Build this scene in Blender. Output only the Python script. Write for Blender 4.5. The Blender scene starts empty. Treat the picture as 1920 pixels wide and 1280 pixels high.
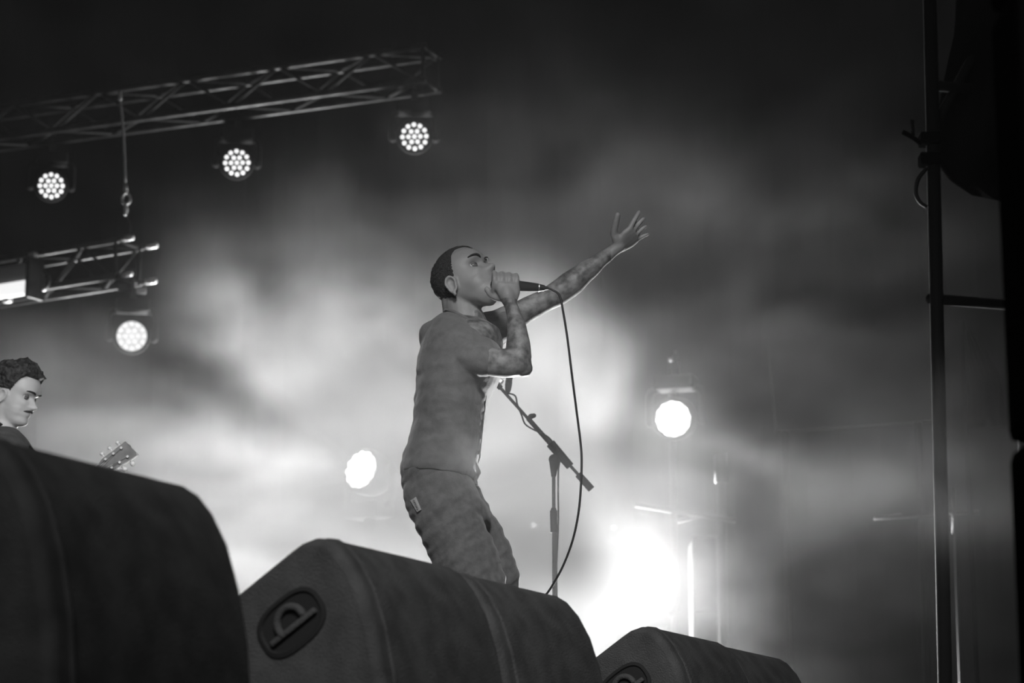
import bpy, bmesh, math, random
from mathutils import Vector, Matrix, noise

random.seed(7)
SC = bpy.context.scene
COL = SC.collection
PI = math.pi
V = Vector

# ------------------------------------------------------------------ camera
CAM_Z = -0.10                    # stage deck is z = 0, the photographer stands in the pit
FPX = 4533.0                     # 85 mm on a 36 mm wide sensor, image 1920 px wide
PITCH = math.atan(960 / FPX)
cam_d = bpy.data.cameras.new('camera')
cam = bpy.data.objects.new('camera', cam_d)
COL.objects.link(cam)
cam_d.sensor_width = 36.0
cam_d.lens = FPX / 1920 * 36
cam_d.clip_end = 200
cam.location = (0, 0, CAM_Z)
cam.rotation_euler = (PI / 2 + PITCH, 0, 0)
cam_d.dof.use_dof = True
cam_d.dof.focus_distance = 7.15
cam_d.dof.aperture_fstop = 4.8
SC.camera = cam

FWD = V((0, math.cos(PITCH), math.sin(PITCH)))
UPV = V((0, -math.sin(PITCH), math.cos(PITCH)))
RGT = V((1, 0, 0))
EYE = V((0, 0, CAM_Z))


def ray(px, py):
    return FWD * FPX + RGT * (px - 960) + UPV * (640 - py)


def P(px, py, Y):
    """world point at stage depth Y seen at a pixel of the photograph"""
    r = ray(px, py)
    return EYE + r * (Y / r.y)


def PZ(px, py, z):
    """world point at height z (above the deck) seen at a pixel"""
    r = ray(px, py)
    return EYE + r * ((z - CAM_Z) / r.z)


# ------------------------------------------------------------------ colour management, world
SC.view_settings.view_transform = 'Standard'
SC.view_settings.look = 'None'
SC.view_settings.gamma = 1.0
SC.view_settings.exposure = 0.0
SC.view_settings.use_curve_mapping = False
w = bpy.data.worlds.new('night')
SC.world = w
w.use_nodes = True
w.node_tree.nodes['Background'].inputs[0].default_value = (0.5, 0.5, 0.5, 1)
w.node_tree.nodes['Background'].inputs[1].default_value = 0.004
SC.cycles.max_bounces = 4
SC.cycles.diffuse_bounces = 2
SC.cycles.glossy_bounces = 2
SC.cycles.transmission_bounces = 2
SC.cycles.volume_bounces = 0
SC.cycles.volume_step_rate = 4.0
SC.cycles.volume_max_steps = 128
SC.cycles.sample_clamp_indirect = 4
SC.cycles.sample_clamp_direct = 0
SC.cycles.use_denoising = True
SC.cycles.use_adaptive_sampling = True
SC.cycles.adaptive_threshold = 0.06


# ------------------------------------------------------------------ lights
def spot(name, loc, target, power, angle, blend=0.6, radius=0.08):
    l = bpy.data.lights.new(name, 'SPOT')
    l.energy = power
    l.spot_size = math.radians(angle)
    l.spot_blend = blend
    l.shadow_soft_size = radius
    l.color = (1, 1, 1)
    o = bpy.data.objects.new(name, l)
    COL.objects.link(o)
    o.location = loc
    o.rotation_euler = (V(target) - V(loc)).to_track_quat('-Z', 'Y').to_euler()
    return o


def area(name, loc, target, power, sx, sy):
    l = bpy.data.lights.new(name, 'AREA')
    l.energy = power
    l.shape = 'RECTANGLE'
    l.size, l.size_y = sx, sy
    o = bpy.data.objects.new(name, l)
    COL.objects.link(o)
    o.location = loc
    o.rotation_euler = (V(target) - V(loc)).to_track_quat('-Z', 'Y').to_euler()
    return o


# the lamps that work in the picture: wash lights at the back of the stage aimed into the haze
HOT_LOW = P(1210, 1080, 13.2)
HOT_HIGH = P(1262, 785, 14.5)
HOT_LEFT = P(676, 880, 13.8)
spot('beam_low_right', HOT_LOW + V((-.02, -.16, 0)), P(1000, 700, 7.2), 85, 100, 1.0, 0.12)
#spot('beam_low_right_core', HOT_LOW + V((-.02, -.16, 0)), P(960, 680, 7.1), 700, 22, 0.8, 0.10)
spot('beam_high_right', HOT_HIGH + V((-.02, -.16, 0)), P(1000, 640, 8.5), 25, 90, 1.0, 0.12)
spot('beam_left', HOT_LEFT + V((-.14, -.12, 0)), P(330, 800, 12.2), 170, 24, 0.7, 0.10)
# unseen area lamp added at the very back to light the smoke
area('rear_smoke_fill', (-1.0, 20.3, 0.62), (-0.7, 9, 1.3), 2100, 5.2, 0.9)
# unseen lamp added upstage of the singer, below the frame, for the rims
spot('rim_fill', (0.42, 9.4, 0.22), (0.1, 7.0, 1.3), 800, 50, 0.8, 0.05)
# unseen lamps added out front to brighten the stage front, singer and guitarist
area('front_fill', (-2.0, -4.0, 5.0), (0, 8, 1), 100, 2.5, 0.5)
spot('singer_fill', (0.0, -1.0, 5.6), (-0.1, 6.2, 0.85), 1900, 34, 1.0, 0.9)
spot('guitarist_fill', (1.2, -1.0, 3.0), P(90, 780, 8.3), 1500, 9, 0.6, 0.15)


# ------------------------------------------------------------------ materials
def mat(name, col=0.5, rough=0.6, metal=0.0, noise_scale=0, noise_amt=0.0, bump=0.0, bump_scale=60, spec=0.5, sheen=0.0):
    m = bpy.data.materials.new(name)
    m.use_nodes = True
    nt = m.node_tree
    b = nt.nodes['Principled BSDF']
    c = (col, col, col, 1) if not isinstance(col, tuple) else (*col, 1)
    b.inputs['Base Color'].default_value = c
    b.inputs['Roughness'].default_value = rough
    b.inputs['Metallic'].default_value = metal
    b.inputs['Specular IOR Level'].default_value = spec
    if sheen:
        b.inputs['Sheen Weight'].default_value = sheen
    tc = nt.nodes.new('ShaderNodeTexCoord')
    if noise_scale:
        n = nt.nodes.new('ShaderNodeTexNoise')
        n.inputs['Scale'].default_value = noise_scale
        n.inputs['Detail'].default_value = 5
        nt.links.new(tc.outputs['Object'], n.inputs['Vector'])
        r = nt.nodes.new('ShaderNodeMapRange')
        r.inputs['From Min'].default_value = 0.35
        r.inputs['From Max'].default_value = 0.65
        k = c[0]
        r.inputs['To Min'].default_value = max(0, k * (1 - noise_amt))
        r.inputs['To Max'].default_value = min(1, k * (1 + noise_amt))
        nt.links.new(n.outputs['Fac'], r.inputs['Value'])
        cc = nt.nodes.new('ShaderNodeCombineColor')
        for i in range(3):
            nt.links.new(r.outputs['Result'], cc.inputs[i])
        nt.links.new(cc.outputs['Color'], b.inputs['Base Color'])
    if bump:
        n2 = nt.nodes.new('ShaderNodeTexNoise')
        n2.inputs['Scale'].default_value = bump_scale
        n2.inputs['Detail'].default_value = 6
        nt.links.new(tc.outputs['Object'], n2.inputs['Vector'])
        bp = nt.nodes.new('ShaderNodeBump')
        bp.inputs['Strength'].default_value = bump
        bp.inputs['Distance'].default_value = 0.01
        nt.links.new(n2.outputs['Fac'], bp.inputs['Height'])
        nt.links.new(bp.outputs['Normal'], b.inputs['Normal'])
    return m


def emit(name, strength, base=0.8):
    m = bpy.data.materials.new(name)
    m.use_nodes = True
    b = m.node_tree.nodes['Principled BSDF']
    b.inputs['Base Color'].default_value = (base, base, base, 1)
    b.inputs['Emission Color'].default_value = (1, 1, 1, 1)
    b.inputs['Emission Strength'].default_value = strength
    m.cycles.emission_sampling = 'NONE'
    return m


M = {
    'skin': mat('skin', 0.30, 0.55, noise_scale=7, noise_amt=0.18, bump=0.05, bump_scale=90),
    'tattoo': mat('tattooed_skin', 0.19, 0.55, noise_scale=34, noise_amt=0.6, bump=0.05),
    'lid_shade': mat('shaded_eyelid', 0.13, 0.6),  # shadow round the eye put into a darker lid colour
    'skin_pale': mat('pale_skin', 0.62, 0.5, noise_scale=9, noise_amt=0.1, bump=0.05, bump_scale=90),
    'hair': mat('cropped_hair', 0.035, 0.85, noise_scale=300, noise_amt=0.6, bump=0.6, bump_scale=350),
    'hair_long': mat('wavy_hair', 0.05, 0.7, noise_scale=60, noise_amt=0.6, bump=0.8, bump_scale=120),
    'shirt': mat('shirt_cloth', 0.15, 0.9, noise_scale=40, noise_amt=0.15, bump=0.15, bump_scale=220, sheen=0.3),
    'tee': mat('tee_cloth', 0.10, 0.9, noise_scale=30, noise_amt=0.15, bump=0.15, bump_scale=200),
    'trousers': mat('trouser_cloth', 0.13, 0.9, noise_scale=50, noise_amt=0.18, bump=0.2, bump_scale=260, sheen=0.25),
    'patch': mat('patch_cloth', 0.55, 0.8),
    'patch_ink': mat('patch_ink', 0.16, 0.8),
    'leather': mat('boot_leather', 0.03, 0.5, bump=0.2),
    'eye_white': mat('eye_white', 0.6, 0.2),
    'iris': mat('iris', 0.04, 0.15),
    'speaker': mat('speaker_paint', 0.065, 0.75, noise_scale=14, noise_amt=0.25, bump=0.5, bump_scale=240),
    'speaker_dark': mat('speaker_recess', 0.012, 0.8),
    'grille': mat('grille_metal', 0.03, 0.6, metal=0.4, bump=0.5, bump_scale=500),
    'rubber': mat('rubber', 0.012, 0.55),
    'black': mat('black_paint', 0.015, 0.7, spec=0.25),
    'stand': mat('stand_metal', 0.03, 0.6),
    'alu': mat('aluminium', 0.5, 0.35, metal=0.9, noise_scale=20, noise_amt=0.2),
    'alu_dull': mat('dull_truss_tube', 0.042, 0.45, metal=0.8, noise_scale=8, noise_amt=0.4),
    'brace': mat('shaded_brace', 0.02, 0.8, spec=0.1),  # braces look unlit: shade put into a darker colour than the chords
    'alu_bright': mat('bright_sleeve', 0.85, 0.35, metal=0.3),
    'steel': mat('steel_sling', 0.5, 0.5, metal=0.3),
    'pearl': mat('pearl_button', 0.9, 0.2),
    'wood': mat('guitar_wood', 0.18, 0.35, noise_scale=12, noise_amt=0.4),
    'wood_pale': mat('guitar_binding', 0.6, 0.4),
    'drape': mat('black_drape', 0.006, 1.0, spec=0.0),
    'deck': mat('stage_deck', 0.05, 0.7, noise_scale=4, noise_amt=0.4, bump=0.2, bump_scale=80),
    'ground': mat('pit_ground', 0.06, 0.9, noise_scale=3, noise_amt=0.3, bump=0.4, bump_scale=40),
    'housing': mat('lamp_housing', 0.014, 0.85, spec=0.15),
    'bezel': mat('lamp_face', 0.10, 0.4),
    'bezel_lit': emit('lamp_face_glow', 0.55),  # glow stands in for haze light falling on the lens face
    'bezel_hot': emit('hot_lamp_face', 0.8),
    'bezel_mid': emit('mid_lamp_face', 0.45),
    'led': emit('led_on', 1.6),
    'led_soft': emit('led_on_soft', 0.95),
    'led_hot': emit('led_full', 8.0),
    'tube': emit('reflector_glow', 0.9),
    'indicator': emit('indicator_light', 4.0),
}


# ------------------------------------------------------------------ mesh helpers
def obj(name, bm, m=None, parent=None, smooth=False):
    me = bm if isinstance(bm, bpy.types.Mesh) else None
    if me is None:
        me = bpy.data.meshes.new(name)
        bmesh.ops.recalc_face_normals(bm, faces=bm.faces)
        bm.to_mesh(me)
        bm.free()
    if m is not None and not me.materials:
        me.materials.append(m)
    if smooth:
        me.polygons.foreach_set('use_smooth', [True] * len(me.polygons))
    o = bpy.data.objects.new(name, me)
    COL.objects.link(o)
    if parent is not None:
        o.parent = parent
    return o


def tag(o, label=None, cat=None, group=None, kind=None):
    if label: o['label'] = label
    if cat: o['category'] = cat
    if group: o['group'] = group
    if kind: o['kind'] = kind
    return o


def thing(name, label, cat, loc=(0, 0, 0), group=None):
    o = bpy.data.objects.new(name, None)
    o.empty_display_size = 0.1
    COL.objects.link(o)
    o.location = loc
    return tag(o, label, cat, group)


def local(o, parent):
    """keep the world coordinates of a mesh built in world space when it hangs under a thing"""
    o.parent = parent
    o.matrix_parent_inverse = Matrix.Translation(-V(parent.location))
    return o


def frame(d):
    d = d.normalized()
    a = V((0, 0, 1)) if abs(d.z) < 0.9 else V((1, 0, 0))
    s = d.cross(a).normalized()
    return s, s.cross(d).normalized()


def add_ring_loft(bm, rings, cap=True):
    """rings: lists of points with equal counts"""
    prev = None
    first = None
    for r in rings:
        vs = [bm.verts.new(p) for p in r]
        if prev:
            n = len(vs)
            for i in range(n):
                bm.faces.new((prev[i], prev[(i + 1) % n], vs[(i + 1) % n], vs[i]))
        else:
            first = vs
        prev = vs
    if cap:
        bm.faces.new(list(reversed(first)))
        bm.faces.new(prev)


def ell(c, ax, bx, n=20, e=1.0):
    out = []
    for i in range(n):
        t = 2 * PI * i / n
        cs, sn = math.cos(t), math.sin(t)
        cs = math.copysign(abs(cs) ** e, cs)
        sn = math.copysign(abs(sn) ** e, sn)
        out.append(c + ax * cs + bx * sn)
    return out


def catmull(pts, k=6):
    if len(pts) < 3:
        return [V(p) for p in pts]
    pts = [V(p) for p in pts]
    q = [pts[0] * 2 - pts[1]] + pts + [pts[-1] * 2 - pts[-2]]
    out = []
    for i in range(1, len(q) - 2):
        p0, p1, p2, p3 = q[i - 1], q[i], q[i + 1], q[i + 2]
        for j in range(k):
            t = j / k
            out.append(0.5 * ((2 * p1) + (p2 - p0) * t + (2 * p0 - 5 * p1 + 4 * p2 - p3) * t * t
                              + (-p0 + 3 * p1 - 3 * p2 + p3) * t ** 3))
    out.append(pts[-1])
    return out


def add_tube(bm, pts, r, n=10, k=6, round_ends=False):
    """tube through pts; r a number or one radius per point"""
    pts = [V(p) for p in pts]
    rs = r if isinstance(r, (list, tuple)) else [r] * len(pts)
    if len(pts) > 2:
        c4 = catmull([V((*p, )) for p in pts], k)
        rr = []
        for i in range(len(pts) - 1):
            for j in range(k):
                t = j / k
                t = t * t * (3 - 2 * t)
                rr.append(rs[i] * (1 - t) + rs[i + 1] * t)
        rr.append(rs[-1])
        pts, rs = c4, rr
    rings = []
    s = None
    N = len(pts)
    for i in range(N):
        d = (pts[min(i + 1, N - 1)] - pts[max(i - 1, 0)]).normalized()
        if s is None:
            s, _ = frame(d)
        s = (s - d * s.dot(d)).normalized()
        u = s.cross(d)
        if round_ends and i == 0:
            for a in (0.98, 0.75, 0.4):
                rings.append(ell(pts[0] - d * rs[0] * a, s * rs[0] * math.sqrt(1 - a * a), u * rs[0] * math.sqrt(1 - a * a), n))
        rings.append(ell(pts[i], s * rs[i], u * rs[i], n))
        if round_ends and i == N - 1:
            for a in (0.4, 0.75, 0.98):
                rings.append(ell(pts[i] + d * rs[i] * a, s * rs[i] * math.sqrt(1 - a * a), u * rs[i] * math.sqrt(1 - a * a), n))
    add_ring_loft(bm, rings)


def tube(name, pts, r, m, parent=None, n=10, k=6, round_ends=False):
    bm = bmesh.new()
    add_tube(bm, pts, r, n, k, round_ends)
    return obj(name, bm, m, parent, smooth=True)


def add_box(bm, c, size, mx=None, bevel=0.0):
    """box centred on c with full sizes; mx 3x3 orientation"""
    b2 = bmesh.new()
    bmesh.ops.create_cube(b2, size=1.0)
    bmesh.ops.scale(b2, vec=V(size), verts=b2.verts)
    if bevel:
        bmesh.ops.bevel(b2, geom=list(b2.edges), offset=bevel, segments=2, affect='EDGES', profile=0.6)
    T = Matrix.Translation(V(c)) @ (mx.to_4x4() if mx else Matrix.Identity(4))
    bmesh.ops.transform(b2, matrix=T, verts=b2.verts)
    me = bpy.data.meshes.new('t')
    b2.to_mesh(me)
    b2.free()
    bm.from_mesh(me)
    bpy.data.meshes.remove(me)


def add_ico(bm, c, r, sub=2, scale=(1, 1, 1), mx=None):
    T = Matrix.Translation(V(c)) @ (mx.to_4x4() if mx else Matrix.Identity(4)) @ Matrix.Diagonal((*scale, 1))
    bmesh.ops.create_icosphere(bm, subdivisions=sub, radius=r, matrix=T)


def add_cyl(bm, a, b, r, n=16, r2=None):
    a, b = V(a), V(b)
    d = (b - a).normalized()
    s, u = frame(d)
    r2 = r if r2 is None else r2
    add_ring_loft(bm, [ell(a, s * r, u * r, n), ell(b, s * r2, u * r2, n)])


def add_torus(bm, c, R, r, ax, ay, n=24, m=8, a0=0.0, a1=2 * PI):
    full = abs(a1 - a0 - 2 * PI) < 1e-6
    cnt = n if full else n + 1
    nz = ax.cross(ay).normalized()
    rings = []
    for i in range(cnt):
        t = a0 + (a1 - a0) * i / n
        d = ax * math.cos(t) + ay * math.sin(t)
        rings.append([bm.verts.new(V(c) + d * R + (d.normalized() * math.cos(2 * PI * j / m) + nz * math.sin(2 * PI * j / m)) * r) for j in range(m)])
    for i in range(cnt if full else cnt - 1):
        A, B = rings[i], rings[(i + 1) % cnt]
        for j in range(m):
            bm.faces.new((A[j], A[(j + 1) % m], B[(j + 1) % m], B[j]))
    if not full:
        bm.faces.new(list(reversed(rings[0])))
        bm.faces.new(rings[-1])


def remesh(bm, voxel, smooth_iter=3, factor=0.5):
    """join overlapping closed shells into one continuous surface"""
    me = bpy.data.meshes.new('tmp')
    bmesh.ops.recalc_face_normals(bm, faces=bm.faces)
    bm.to_mesh(me)
    bm.free()
    o = bpy.data.objects.new('tmp', me)
    COL.objects.link(o)
    md = o.modifiers.new('r', 'REMESH')
    md.mode = 'VOXEL'
    md.voxel_size = voxel
    ms = o.modifiers.new('s', 'SMOOTH')
    ms.factor = factor
    ms.iterations = smooth_iter
    dg = bpy.context.evaluated_depsgraph_get()
    out = bpy.data.meshes.new_from_object(o.evaluated_get(dg))
    bpy.data.objects.remove(o)
    bpy.data.meshes.remove(me)
    return out


def copy_tree(o, parent=None, loc=None):
    c = o.copy()
    COL.objects.link(c)
    if parent is not None:
        c.parent = parent
    if loc is not None:
        c.location = loc
    for ch in list(o.children):
        copy_tree(ch, c)
    return c


def sstep(a, b, x):
    t = min(1, max(0, (x - a) / (b - a)))
    return t * t * (3 - 2 * t)


def table(tab, z):
    if z <= tab[0][0]:
        return tab[0][1]
    for (a, va), (b, vb) in zip(tab, tab[1:]):
        if z <= b:
            t = (z - a) / (b - a)
            t = t * t * (3 - 2 * t) * 0.5 + t * 0.5
            return va + (vb - va) * t
    return tab[-1][1]

# ------------------------------------------------------------------ the setting
def structure(name, bm, m):
    return tag(obj(name, bm, m), kind='structure')


bm = bmesh.new()
# stage deck: its front edge runs just outside the row of wedges
FRONT_DIR = V((0.42, 0.907, 0)).normalized()
OUT_DIR = V((0.907, -0.42, 0)).normalized()
a0 = V((-0.10, 3.2, 0)) - FRONT_DIR * 3.2
pts = [a0, a0 + FRONT_DIR * 12.0, a0 + FRONT_DIR * 12 + V((9, 12, 0)), V((-12, 24, 0)), V((-12, 0.2, 0))]
top = [bm.verts.new((p.x, p.y, 0)) for p in pts]
bot = [bm.verts.new((p.x, p.y, -0.12)) for p in pts]
bm.faces.new(top)
bm.faces.new(list(reversed(bot)))
for i in range(len(pts)):
    j = (i + 1) % len(pts)
    bm.faces.new((top[i], bot[i], bot[j], top[j]))
structure('floor', bm, M['deck'])
bm = bmesh.new()
bmesh.ops.create_grid(bm, x_segments=2, y_segments=2, size=30)
bmesh.ops.translate(bm, verts=bm.verts, vec=(0, 10, -1.5))
structure('ground', bm, M['ground'])

# black backdrop behind the smoke, hanging in pleats
bm = bmesh.new()
n = 160
lo, hi = [], []
for i in range(n + 1):
    x = -10 + 22 * i / n
    y = 22.5 + 0.03 * math.sin(i * 1.3) + 0.02 * math.sin(i * 0.37)
    lo.append(bm.verts.new((x, y, 0.0)))
    hi.append(bm.verts.new((x, y, 8.5)))
for i in range(n):
    bm.faces.new((lo[i], lo[i + 1], hi[i + 1], hi[i]))
structure('wall_back', bm, M['drape'])


# ------------------------------------------------------------------ stage monitors (floor wedges), the row along the stage front
def rounded_profile():
    """(p, z): p points to the audience, the sloped baffle faces the singer on the other side"""
    raw = [(-0.42, 0.0), (-0.42, 0.20), (-0.40, 0.243)]
    raw += [(-0.055, 0.474), (-0.03, 0.489), (0.0, 0.498), (0.025, 0.495), (0.05, 0.480),
            (0.078, 0.448), (0.108, 0.395), (0.133, 0.32), (0.152, 0.23), (0.161, 0.13), (0.162, 0.04), (0.15, 0.0)]
    return raw


def make_wedge(width, label, group, handle=True, worn=False):
    t = thing('stage_monitor', label, 'speaker', group=group)
    prof = rounded_profile()
    c = V((-0.18, 0))

    def section(s, inset):
        out = []
        for p, z in prof:
            q = V((p, z)) - V((-0.18, 0.2))
            f = max(0.0, 1 - inset / q.length)
            q = q * f + V((-0.18, 0.2))
            out.append(V((q.x, s, max(q.y, 0.0))))
        return out
    bm = bmesh.new()
    rings = []
    for s, ins in ((0.0, 0.020), (0.004, 0.009), (0.012, 0.002), (0.022, 0.0), (width * 0.5, 0.0), (width - 0.022, 0.0),
                   (width - 0.012, 0.002), (width - 0.004, 0.009), (width, 0.020)):
        rings.append(section(s, ins))
    add_ring_loft(bm, rings)
    o = obj('cabinet', bm, M['speaker'], t)
    # keep the long facets soft but the end panels crisp
    for f in o.data.polygons:
        f.use_smooth = len(f.vertices) == 4
    # baffle grille on the singer's side
    bm = bmesh.new()
    d = (V((-0.055, 0, 0.474)) - V((-0.40, 0, 0.243)))
    mid = V((-0.2275, width / 2, 0.3585))
    nrm = V((-d.z, 0, d.x)).normalized()
    mx = Matrix((d.normalized(), V((0, 1, 0)), nrm)).transposed()
    add_box(bm, mid + nrm * 0.004, (d.length * 0.86, width * 0.84, 0.012), mx, 0.004)
    obj('grille', bm, M['grille'], t)
    for fx in (-0.36, 0.08):
        for fy in (0.07, width - 0.07):
            bm = bmesh.new()
            add_cyl(bm, (fx, fy, -0.0), (fx, fy, 0.012), 0.02, 12)
            obj('foot', bm, M['rubber'], t)
    if handle:
        # oval handle recess on the near end panel, parallel to the baffle, with a moulded grip
        ax = d.normalized()
        az = nrm
        hc = V((-0.045, 0.0, 0.335))
        bm = bmesh.new()
        outer, inner, deep = [], [], []
        N = 28
        for i in range(N):
            a = 2 * PI * i / N
            e = 0.75
            cx = math.copysign(abs(math.cos(a)) ** e, math.cos(a))
            cz = math.copysign(abs(math.sin(a)) ** e, math.sin(a))
            outer.append(hc + ax * 0.078 * cx + az * 0.054 * cz + V((0, -0.0035, 0)))
            inner.append(hc + ax * 0.070 * cx + az * 0.046 * cz + V((0, -0.005, 0)))
        lip = [p + V((0, 0.003, 0)) for p in outer]
        bowl = [hc + (p - hc) * 0.93 + V((0, 0.0045, 0)) for p in inner]
        add_ring_loft(bm, [lip, outer, inner, bowl])
        h = obj('handle', bm, M['speaker_dark'], t, smooth=False)
        bm = bmesh.new()
        add_torus(bm, hc + V((0, -0.004, 0)), 0.030, 0.008, ax, az, 18, 8, -0.2, PI + 0.5)
        add_box(bm, hc + V((0, -0.004, 0)) - az * 0.012, (0.115, 0.012, 0.012), Matrix((ax, V((0, 1, 0)), az)).transposed(), 0.003)
        obj('grip', bm, M['speaker'], h, smooth=True)
    # raised seam running round the cabinet near its end
    bm = bmesh.new()
    rings = [section(0.045, -0.0015), section(0.050, -0.004), section(0.056, -0.0015), section(0.058, 0.003)]
    add_ring_loft(bm, [section(0.043, 0.003)] + rings, cap=True)
    obj('seam_band', bm, M['speaker'], t)
    return t


def place_wedge(t, x, y, ang_extra=0.0, z=0.0):
    """x, y is the near end of the ridge line"""
    d = Matrix.Rotation(ang_extra, 3, 'Z') @ FRONT_DIR
    t.rotation_euler = (0, 0, math.atan2(d.y, d.x) - PI / 2)
    t.location = (x, y, z)


r0 = PZ(-54, 827, 0.49)
wedge = make_wedge(0.555, 'nearest and largest black stage monitor, its slanted top at the far left of the frame', 'stage monitors along the stage front')
place_wedge(wedge, r0.x, r0.y)
specs = [
    ((588, 1014, 0.49), 0.56, 'black stage monitor with oval handle recess on its end panel', 0.0),
    ((838, 1079, 0.49), 0.555, 'black stage monitor with worn gritty top edge directly below the singer', 0.0),
    ((1200, 1179, 0.49), 0.56, 'black stage monitor right of the gap with its rounded top facing the low lamp', 0.0),
    ((1322, 1211, 0.49), 0.62, 'farthest black stage monitor sloping away into the lower right haze', 0.0),
]
for (px, py, z), wd, lab, ang in specs:
    t = make_wedge(wd, lab, 'stage monitors along the stage front')
    q = PZ(px, py, z)
    place_wedge(t, q.x, q.y, ang)


# ------------------------------------------------------------------ wash light heads with 19 LED lenses
HZ = -0.385


def led_mesh(m):
    bm = bmesh.new()
    s = [ell(V((0, 0, 0)), V((0.0145, 0, 0)), V((0, 0, 0.0145)), 14),
         ell(V((0, -0.006, 0)), V((0.0125, 0, 0)), V((0, 0, 0.0125)), 14),
         ell(V((0, -0.009, 0)), V((0.007, 0, 0)), V((0, 0, 0.007)), 14)]
    add_ring_loft(bm, s)
    bmesh.ops.recalc_face_normals(bm, faces=bm.faces)
    me = bpy.data.meshes.new('led_lens')
    bm.to_mesh(me)
    bm.free()
    me.materials.append(m)
    return me


def make_wash(label, led_m, face_m, group, led_scale=1.0, glass=False):
    """origin at the clamp; head hangs below, lens faces -Y"""
    t = thing('wash_light', label, 'stage light', group=group)
    # base box and clamp
    bm = bmesh.new()
    add_box(bm, (0, 0, -0.165), (0.25, 0.17, 0.09), None, 0.018)
    obj('base_box', bm, M['housing'], t)
    bm = bmesh.new()
    add_torus(bm, V((0, 0, 0.0)), 0.034, 0.010, V((0, 1, 0)), V((0, 0, 1)), 16, 8)
    add_box(bm, (0, 0, -0.078), (0.05, 0.05, 0.09), None, 0.005)
    obj('clamp', bm, M['alu_dull'], t, smooth=False)
    # yoke arms
    for s in (-1, 1):
        bm = bmesh.new()
        add_tube(bm, [(s * 0.10, 0, -0.19), (s * 0.158, 0, -0.22), (s * 0.168, 0, -0.30), (s * 0.160, 0, -0.40)], [0.022, 0.026, 0.024, 0.032], 10, 5, True)
        obj('yoke_arm', bm, M['housing'], t, smooth=True)
    # head
    hz = HZ
    bm = bmesh.new()
    prof = [(-0.075, 0.113), (-0.078, 0.125), (-0.068, 0.134), (-0.03, 0.136), (0.02, 0.132), (0.07, 0.115), (0.11, 0.085), (0.125, 0.05)]
    rings = [ell(V((0, y, hz)), V((r, 0, 0)), V((0, 0, r)), 32) for y, r in prof]
    add_ring_loft(bm, rings)
    head = obj('head', bm, M['housing'], t, smooth=False)
    for f in head.data.polygons: f.use_smooth = len(f.vertices) == 4
    bm = bmesh.new()
    add_ring_loft(bm, [ell(V((0, -0.076, hz)), V((0.109, 0, 0)), V((0, 0, 0.109)), 32), ell(V((0, -0.082, hz)), V((0.107, 0, 0)), V((0, 0, 0.107)), 32)])
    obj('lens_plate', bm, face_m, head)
    lm = led_mesh(led_m)
    spots = [(0, 0)]
    for i in range(6):
        a = PI / 3 * i + 0.05
        spots.append((0.0445 * math.cos(a), 0.0445 * math.sin(a)))
    for i in range(12):
        a = PI / 6 * i + 0.05
        spots.append((0.089 * math.cos(a), 0.089 * math.sin(a)))
    for x, z in spots:
        o = bpy.data.objects.new('led_lens', lm)
        COL.objects.link(o)
        o.parent = head
        o.location = (x, -0.083, hz + z)
        o.scale = (led_scale, 1, led_scale)
    # cooling fins on the back
    bm = bmesh.new()
    for i in range(7):
        add_box(bm, ((i - 3) * 0.026, 0.115, hz), (0.006, 0.06, 0.16 - abs(i - 3) * 0.018))
    obj('cooling_fins', bm, M['housing'], t)
    t['_head_z'] = hz
    return t


def aim_head(t, px, py, Y, yaw=0.0, pitch=None, upright=False):
    """puts the lens centre on the line to (px, py) at depth Y; the head tips on its yoke, the base stays level"""
    c = P(px, py, Y)
    hz = HZ
    to_cam = (EYE - c)
    if pitch is None:
        pitch = math.atan2(-to_cam.z, -to_cam.y)
    yaw0 = math.atan2(to_cam.x, -to_cam.y) + yaw
    R = Matrix.Rotation(yaw0, 4, 'Z')
    for ch in t.children:
        if ch.name.startswith(('head', 'cooling')):
            Rp = Matrix.Translation(V((0, 0, hz))) @ Matrix.Rotation(pitch, 4, 'X') @ Matrix.Translation(V((0, 0, -hz)))
            ch.matrix_local = Rp
    flip = Matrix.Rotation(PI, 4, 'Y') if upright else Matrix.Identity(4)
    lens = (Matrix.Translation(V((0, 0, hz))) @ Matrix.Rotation(pitch, 4, 'X')) @ V((0, -0.08, 0))
    off = (R @ flip) @ lens
    t.rotation_euler = (R @ flip).to_euler()
    t.location = c - off
    return t


def at_z(px, py, z):
    return PZ(px, py, z)


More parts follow.
